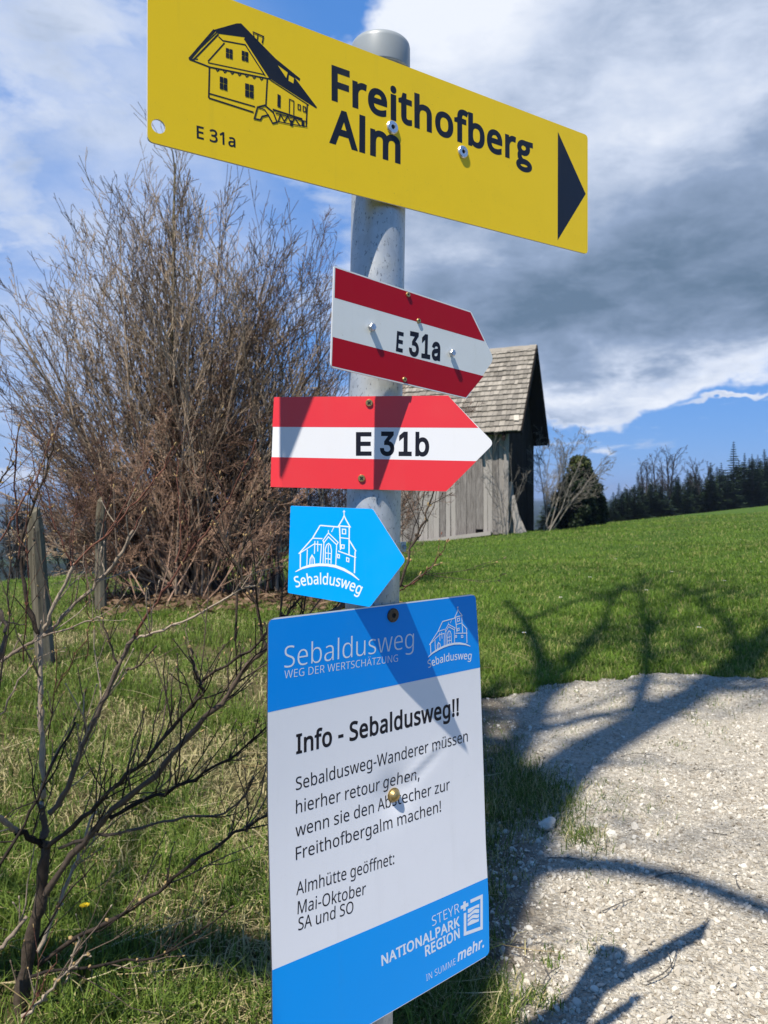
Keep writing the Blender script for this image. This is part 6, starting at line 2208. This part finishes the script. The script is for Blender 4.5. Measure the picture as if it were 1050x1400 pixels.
# ------------------------------------------------------------------ trees beyond the barn and on the brow
def leaf_cloud(centers, sizes, rng, n, elong=1.0):
    """small leaf faces scattered through given lumps"""
    k = rng.integers(0, len(centers), n)
    d = rng.normal(size=(n, 3))
    d /= np.linalg.norm(d, axis=1, keepdims=True)
    P = np.asarray(centers)[k] + d * (rng.random(n) ** 0.45)[:, None] * np.asarray(sizes)[k][:, None]
    return P


def add_leaves(mb, P, s, rng, tn):
    n = len(P)
    a = rng.normal(size=(n, 3))
    a /= np.linalg.norm(a, axis=1, keepdims=True)
    b = np.cross(a, rng.normal(size=(n, 3)))
    b /= np.linalg.norm(b, axis=1, keepdims=True)
    s = (s * rng.uniform(0.6, 1.3, n))[:, None]
    V = np.stack([P - a * s, P + b * s * 0.55, P + a * s, P - b * s * 0.55], 1).reshape(-1, 3)
    mb.add(V, np.arange(n)[:, None] * 4 + np.arange(4), None, np.repeat(tn, 4))


def conifer_mesh(seed, h=8.0, wid=0.24):
    rng = np.random.default_rng(seed)
    trunk = MB().tubes([([[0, 0, -0.6], [0, 0, h * 0.5], [0.02, 0, h * 0.98]], [h * 0.018, h * 0.011, 0.02], 0.3)], 7)
    mb = MB()
    z = 0.06 * h
    while z < 0.985 * h:
        t = z / h
        rad = h * wid * 1.2 * (1 - t) ** 1.0 * rng.uniform(0.72, 1.15) + 0.02
        m = int(6 + 5 * (1 - t))
        a0 = rng.uniform(0, 6.28)
        for i in range(m):
            a = a0 + i * 6.283 / m + rng.normal(0, 0.15)
            L = rad * rng.uniform(0.72, 1.15)
            d = np.array([math.cos(a), math.sin(a), 0])
            sv = np.array([-d[1], d[0], 0])
            k = max(4, int(L / 0.16))
            for j in range(k):
                q = (j + 0.6) / k
                c = np.array([0, 0, z]) + d * L * q + np.array([0, 0, -0.30 * L * q * q + 0.10 * L * q + (0.16 * L * q ** 3)])
                wdt = (0.05 + 0.42 * L * (1 - 0.8 * q)) * rng.uniform(0.7, 1.2)
                for sg in (-1, 1):
                    tipv = c + sv * sg * wdt + d * wdt * 0.5 + np.array([0, 0, -0.10 * wdt + rng.normal(0, 0.04)])
                    e = d * (0.05 + 0.13 * L) * rng.uniform(0.8, 1.3) + np.array([0, 0, 0.05])
                    mb.add([c - e, c + e, tipv + e * 0.3], None, [(0, 1, 2)], a=float(rng.random()))
        z += h * rng.uniform(0.024, 0.038)
    return trunk.mesh('trunk', [M['grey_bark']], True), mb.mesh('crown', [M['conifer']])


def build_forest():
    rng = np.random.default_rng(90)
    protos = [conifer_mesh(s, 8.0, w) for s, w in ((1, 0.24), (2, 0.19), (3, 0.27), (4, 0.22))]

    def plant(u, vtop, y, label, group=None, wide=1.0, k=None):
        p = P3(u, 0, y)
        p[2] = float(ground(p[0], p[1])) - 0.1
        h = CAMZ - (vtop - VH) / F * y - p[2]
        h = max(h, 2.0)
        tr, cr = protos[k if k is not None else int(rng.integers(0, 4))]
        root = thing('conifer', label, 'conifer', tuple(p), group)
        s = h / 8.0
        root.scale = (s * wide, s * wide, s)
        root.rotation_euler = (0, 0, rng.uniform(0, 6.28))
        link('trunk', tr, root)
        link('crown', cr, root)
    top = lambda u: np.interp(u, [818, 835, 870, 900, 930, 955, 980, 1005, 1030, 1055, 1100, 1200], [684, 674, 656, 652, 648, 642, 636, 630, 624, 620, 612, 600])
    plant(1003, 603, 84, 'tallest conifer spire standing clear above the dark wood at the right', wide=0.95, k=0)
    plant(1045, 613, 86, 'pointed conifer at the right edge of the photo, second tallest of the wood', wide=1.0, k=1)
    us = list(np.linspace(822, 1150, 120) + rng.normal(0, 3.0, 120))
    for i, u in enumerate(us):
        y = float(np.interp(u, [820, 1060], [62, 82])) + rng.uniform(0, 26)
        plant(u, top(u) + abs(rng.normal(0, 9)), y, 'dark conifer in the dense wood along the meadow brow at the right', 'conifers of the wood on the brow', wide=rng.uniform(1.25, 1.8))
    for u in (846, 872, 891, 926, 940, 952, 972, 986, 1018, 1028, 1036, 1056, 1070):
        plant(u, top(u) - rng.uniform(1, 9), float(np.interp(u, [820, 1060], [62, 80])) + rng.uniform(0, 8),
              'pointed dark conifer whose top breaks the skyline of the wood', 'pointed tops of the wood', wide=rng.uniform(0.75, 1.0))
    for u, vt, y in ((828, 684, 58), (835, 682, 59), (842, 676, 60), (850, 673, 60), (858, 668, 61), (868, 662, 61), (878, 664, 62), (890, 660, 63), (902, 662, 64)):
        plant(u, vt, y, 'low conifer at the sloping left end of the dark wood', 'low conifers ending the wood', wide=1.8)
    for u, vt, y in ((748, 672, 40), (757, 664, 42), (768, 672, 41)):
        plant(u, vt, y, 'dark conifer peeping out between the barn and the ivy clad bush', 'conifers behind the barn corner', wide=1.3)
    # bare broadleaved trees standing among them
    cfg = dict(BUSH, rmin=0.012, kids=[0, 5, 6, 12], seg=[3, 4, 5, 7], ratio=[0.4, 0.45, 0.42, 0.40], start=[0, 0.1, 0.15, 0.25], ang=[0.5, 0.6, 0.6, 0.6], wander=[0.12, 0.1, 0.08, 0.05])
    for u, vt, y, lab in ((880, 636, 74, 'leafless tree with rounded crown at the left end of the wood'),
                          (914, 617, 78, 'tallest leafless tree, left of the conifer spire in the wood'),
                          (899, 628, 80, 'slim leafless tree between the two bigger leafless trees of the wood'),
                          (962, 632, 80, 'thin leafless treetop showing above the conifers near the spire')):
        p = P3(u, 0, y)
        p[2] = float(ground(p[0], p[1]))
        h = CAMZ - (vt - VH) / F * y - p[2]
        root = thing('bare_tree', lab, 'tree', tuple(p))
        tubes = {}
        for k in range(2):
            grow(tubes, p + [0.3 * k, 0, 0], [0.10 * k - 0.05, 0, 1], h * (0.97 - 0.06 * k), 0.13, 3, rng, cfg, 0.4)
        part(root, 'trunk', MB().tubes(tubes[3], 6), M['dead_wood_dark'], True)
        part(root, 'crown', MB().tubes(tubes[2] + tubes[1] + tubes[0], 3), M['dead_wood_dark'], True)


def build_barn_trees(pt, x0, ov_e):
    rng = np.random.default_rng(61)
    # evergreen, ivy clad bush
    y = 31.0
    p = P3(790, 0, y)
    p[2] = float(ground(p[0], p[1])) - 0.1
    s = y / F
    root = thing('evergreen_bush', 'tall dark evergreen bush with olive top, right of the barn', 'bush', tuple(p))
    zt = CAMZ - (630 - VH) * s
    part(root, 'trunk', MB().tubes([([p, p + [0.05, 0, (zt - p[2]) * 0.6], [p[0] + 0.1, p[1], zt - 0.2]], [0.12, 0.08, 0.03], 0.4)], 8), M['grey_bark'], True)
    mb = MB()
    lumps, sz, tnl = [], [], []
    for v, hw in ((716, 30), (706, 30), (695, 32), (682, 31), (669, 26), (656, 19), (645, 12), (636, 6)):
        for k in range(12):
            lumps.append(P3(793 + rng.uniform(-hw, hw), v + rng.normal(0, 3), y + rng.normal(0, 0.5)))
            sz.append(rng.uniform(0.20, 0.36))
    P = leaf_cloud(lumps, sz, rng, 34000)
    zz = (P[:, 2] - p[2]) / (zt - p[2])
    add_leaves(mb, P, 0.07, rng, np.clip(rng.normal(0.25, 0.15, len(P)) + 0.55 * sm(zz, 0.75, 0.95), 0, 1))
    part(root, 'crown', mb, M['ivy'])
    # pale bare tree leaning out in front of it
    y = 26.5
    b = P3(748, 0, y)
    b[2] = float(ground(b[0], b[1]))
    root = thing('bare_tree', 'pale leafless little tree leaning right beside the barn gable', 'tree', tuple(b))
    cfg = dict(BUSH, rmin=0.0045, kids=[0, 6, 7, 9], wander=[0.2, 0.18, 0.14, 0.08], ang=[0.6, 0.7, 0.65, 0.6], up=[0.02, 0.03, 0.04, 0.02], ratio=[0.4, 0.42, 0.42, 0.45], start=[0, 0.1, 0.15, 0.25])
    tubes = {}
    for dx, L in ((0.55, 3.4), (0.25, 3.3), (0.85, 2.7), (0.02, 3.5), (-0.08, 2.9), (0.4, 3.0), (0.7, 3.1)):
        grow(tubes, b + [rng.normal(0, 0.12), rng.normal(0, 0.1), -0.05], [dx, rng.normal(0, 0.2), 1], L * 0.95, 0.028, 3, rng, cfg, 0.75)
    part(root, 'trunk', MB().tubes(tubes[3], 6), M['grey_bark'], True)
    part(root, 'crown', MB().tubes(tubes[2] + tubes[1] + tubes[0], 3), M['grey_bark'], True)
    # sapling on the barn corner
    a = pt(x0 - 0.02, ov_e - 0.45, 0)
    b = np.array([a[0], a[1], float(ground(a[0], a[1]))])
    root = thing('bare_sapling', 'thin forked leafless sapling growing against the right corner of the barn', 'sapling', tuple(b))
    tubes = {}
    cfg = dict(cfg, rmin=0.0042, kids=[0, 2, 4, 6], up=[0.04, 0.06, 0.08, 0.03], ang=[0.5, 0.5, 0.5, 0.45])
    for dx, L in ((-0.10, 2.9), (0.12, 2.7), (0.3, 2.0)):
        grow(tubes, b + [dx * 0.3, 0, -0.05], [dx, -0.05, 1], L, 0.018, 3, rng, cfg, 0.45)
    part(root, 'stem_cluster', MB().tubes(tubes[3] + tubes[2], 5), M['grey_bark'], True)
    part(root, 'twig_crown', MB().tubes(tubes[1] + tubes[0], 3), M['grey_bark'], True)


# ------------------------------------------------------------------ the tree behind the photographer that shades path and meadow
def build_shade_tree():
    rng = np.random.default_rng(17)
    k = 1.0 / math.tan(SUN_EL)
    back = np.array([-math.sin(SUN_AZ), -math.cos(SUN_AZ)])

    def cast(u, v, h):
        """point at height h above the ground whose shadow falls at pixel (u, v)"""
        q = on_ground(u, v)
        return np.array([q[0] + back[0] * h * k, q[1] + back[1] * h * k, q[2] + h])
    base = np.array([-1.02, -0.72, -0.1])
    root = thing('shade_tree', 'leafless tree behind the photographer whose shadow lies on path and meadow', 'tree', tuple(base))
    trunk = [base, base + [0.0, 0.02, 1.2], base + [-0.02, 0.06, 2.4], cast(568, 1400, 3.9), cast(620, 1300, 4.5), cast(668, 1215, 5.1), cast(724, 1110, 5.9), cast(785, 1045, 6.8),
             cast(870, 993, 7.8), cast(960, 945, 8.9), cast(1010, 905, 9.9), cast(1045, 870, 11.0), cast(1075, 835, 12.4)]
    rad = [0.17, 0.145, 0.135, 0.13, 0.125, 0.12, 0.12, 0.11, 0.10, 0.085, 0.075, 0.06, 0.03]
    C = spline(trunk, 3)
    rr = np.interp(np.linspace(0, 1, len(C)), np.linspace(0, 1, len(rad)), rad)
    part(root, 'trunk', MB().tubes([(C, rr, 0.4)], 14), M['grey_bark'], True)
    tubes = []

    def limb(pts, r0, r1):
        c = spline(pts, 4)
        tubes.append((c, np.linspace(r0, r1, len(c)), 0.4))
        return c
    limbs = [
        limb([cast(668, 1215, 5.1), cast(760, 1186, 5.3), cast(850, 1192, 5.7), cast(950, 1213, 6.0), cast(1060, 1252, 6.3), cast(1200, 1290, 6.9)], 0.055, 0.030),
        limb([cast(724, 1110, 5.9), cast(690, 1060, 6.6), cast(715, 1010, 7.1), cast(742, 950, 7.8), cast(737, 895, 8.6), cast(716, 850, 9.5), cast(690, 822, 10.4)], 0.085, 0.035),
        limb([cast(742, 950, 7.8), cast(783, 913, 8.5), cast(802, 880, 9.2), cast(827, 850, 10.0), cast(836, 822, 10.9), cast(850, 800, 12.0)], 0.05, 0.03),
        limb([cast(860, 1000, 7.6), cast(882, 930, 8.6), cast(884, 885, 9.4), cast(882, 838, 10.5), cast(875, 808, 11.6), cast(880, 785, 12.8)], 0.05, 0.03),
        limb([cast(960, 945, 8.9), cast(1010, 935, 9.2), cast(1060, 930, 9.6), cast(1130, 920, 10.5)], 0.05, 0.03),
        limb([cast(1010, 905, 9.9), cast(1000, 860, 10.8), cast(960, 825, 11.8), cast(930, 800, 13.0)], 0.05, 0.025),
        limb([cast(724, 1110, 5.9), cast(680, 1090, 6.2), cast(640, 1075, 6.8), cast(600, 1000, 7.9), cast(560, 930, 9.0)], 0.06, 0.03),
        limb([cast(640, 1075, 6.8), cast(660, 1010, 7.4), cast(640, 950, 8.4), cast(600, 890, 9.6)], 0.05, 0.03),
    ]
    limbs.append(limb([cast(568, 1400, 3.9), cast(470, 1340, 4.0), cast(370, 1318, 4.1), cast(250, 1300, 4.3), cast(120, 1318, 4.5), cast(-20, 1330, 4.9)], 0.085, 0.05))
    0 and limbs.append(limb([cast(250, 1300, 4.3), cast(170, 1230, 4.8), cast(90, 1100, 5.6), cast(20, 1010, 6.6), cast(-60, 960, 7.6)], 0.055, 0.03))
    for t_ in tubes:
        part(root, 'limb', MB().tubes([t_], 9), M['grey_bark'], True)
    sub = []
    cfg = dict(BUSH, seg=[3, 4, 5, 7], rmin=0.004, kids=[0, 3, 4, 6], wander=[0.1, 0.1, 0.1, 0.08], ang=[0.5, 0.6, 0.6, 0.6], up=[0.03, 0.04, 0.05, 0.05])
    tb = {}
    for c in limbs + [C[24:]]:
        n = len(c)
        for j in range(13):
            i = int(rng.uniform(0.25, 0.98) * (n - 1))
            d = rot_dir(unit(c[min(i + 1, n - 1)] - c[i - 1]), rng.uniform(0.5, 1.0), rng.uniform(0, 6.28))
            grow(tb, c[i], unit(d + [0, 0, 0.3]), rng.uniform(0.9, 2.3), rng.uniform(0.016, 0.036), 2, rng, cfg)
    keep = []
    for lv in tb.values():
        for t in lv:
            P = np.array(t[0])
            G = P[:, :2] - back * (P[:, 2:3] * k)          # where its shadow falls
            bad = (G[:, 0] > -0.5) & (G[:, 0] < 0.95) & (G[:, 1] > 0.3) & (G[:, 1] < 2.0)
            seen = (P[:, 1] > 0.2) & ((P[:, 2] - CAMZ) < 0.66 * P[:, 1] + 0.1)
            if not (bad.any() or seen.any()):
                keep.append(t)
    part(root, 'crown', MB().tubes(keep, 4), M['grey_bark'], True)


def build_fallen_twigs():
    rng = np.random.default_rng(31)
    spots = [(845, 1245, 60, 0.5), (700, 1246, 50, 0.9), (1010, 1212, 46, 1.3), (905, 1330, 90, 0.7), (755, 1350, 70, 1.1), (985, 1150, 60, -0.4), (925, 1207, 60, 0.1),
             (960, 1060, 50, 0.2), (880, 1040, 60, 0.05), (770, 1180, 40, -0.2)]
    for u, v, L, a in spots:
        p = on_ground(u, v)
        p[2] += 0.012
        l = L / F * p[1]
        d = np.array([math.cos(a), math.sin(a), 0])
        n = np.array([-d[1], d[0], 0])
        o = thing('fallen_twig', 'short dry brown twig lying on the gravel path', 'twig', tuple(p), 'dry twigs on the gravel')
        c = rng.normal(0, 0.14)
        P = [p + d * l * (t - 0.5) + n * l * c * math.sin(t * 3.1 + 0.4) + [0, 0, 0.006 * math.sin(t * 3.1)] for t in np.linspace(0, 1, 8)]
        mb = MB().tubes([(P, np.linspace(0.0015, 0.0008, 8), 0.3)], 5)
        q = P[4]
        mb.tubes([([q, q + d * l * 0.12 + n * l * 0.08, q + d * l * 0.22 + n * l * 0.18 + [0, 0, 0.004]], [0.0012, 0.001, 0.0006], 0.3)], 4)
        part(o, 'stick', mb, M['grey_bark'], True)


# ------------------------------------------------------------------ build
build_ground()
build_path()
build_post()
build_yellow()
build_e31a()
build_e31b()
LF, LU = build_small_blue()
build_panel(LF, LU)
build_posts()
BPT = build_barn()
build_bushes()
build_shrub()
build_forest()
build_barn_trees(*BPT)
build_shade_tree()
build_pebbles()
build_stones()
build_fallen_twigs()
build_grass()
build_litter()
build_dandelion()
build_daisies()


def build_haze():
    mb = MB().box([0, 0, (-83 + 24) / 2.0], [6050, 0, 0], [0, 6050, 0], [0, 0, (83 + 24) / 2.0])
    m = bpy.data.materials.new('haze')
    m.use_nodes = True
    m.node_tree.nodes.clear()
    t = NT(m.node_tree)
    v = t.n('ShaderNodeVolumePrincipled', {'Color': (0.55, 0.72, 1.0, 1), 'Density': 0.00030, 'Anisotropy': 0.2})
    t.n('ShaderNodeOutputMaterial', {'Volume': v.outputs[0]})
    o = link('haze', mb.mesh('haze', [m]))
    tag(o, 'thin blue distance haze over the valley', None, kind='stuff')


build_haze()
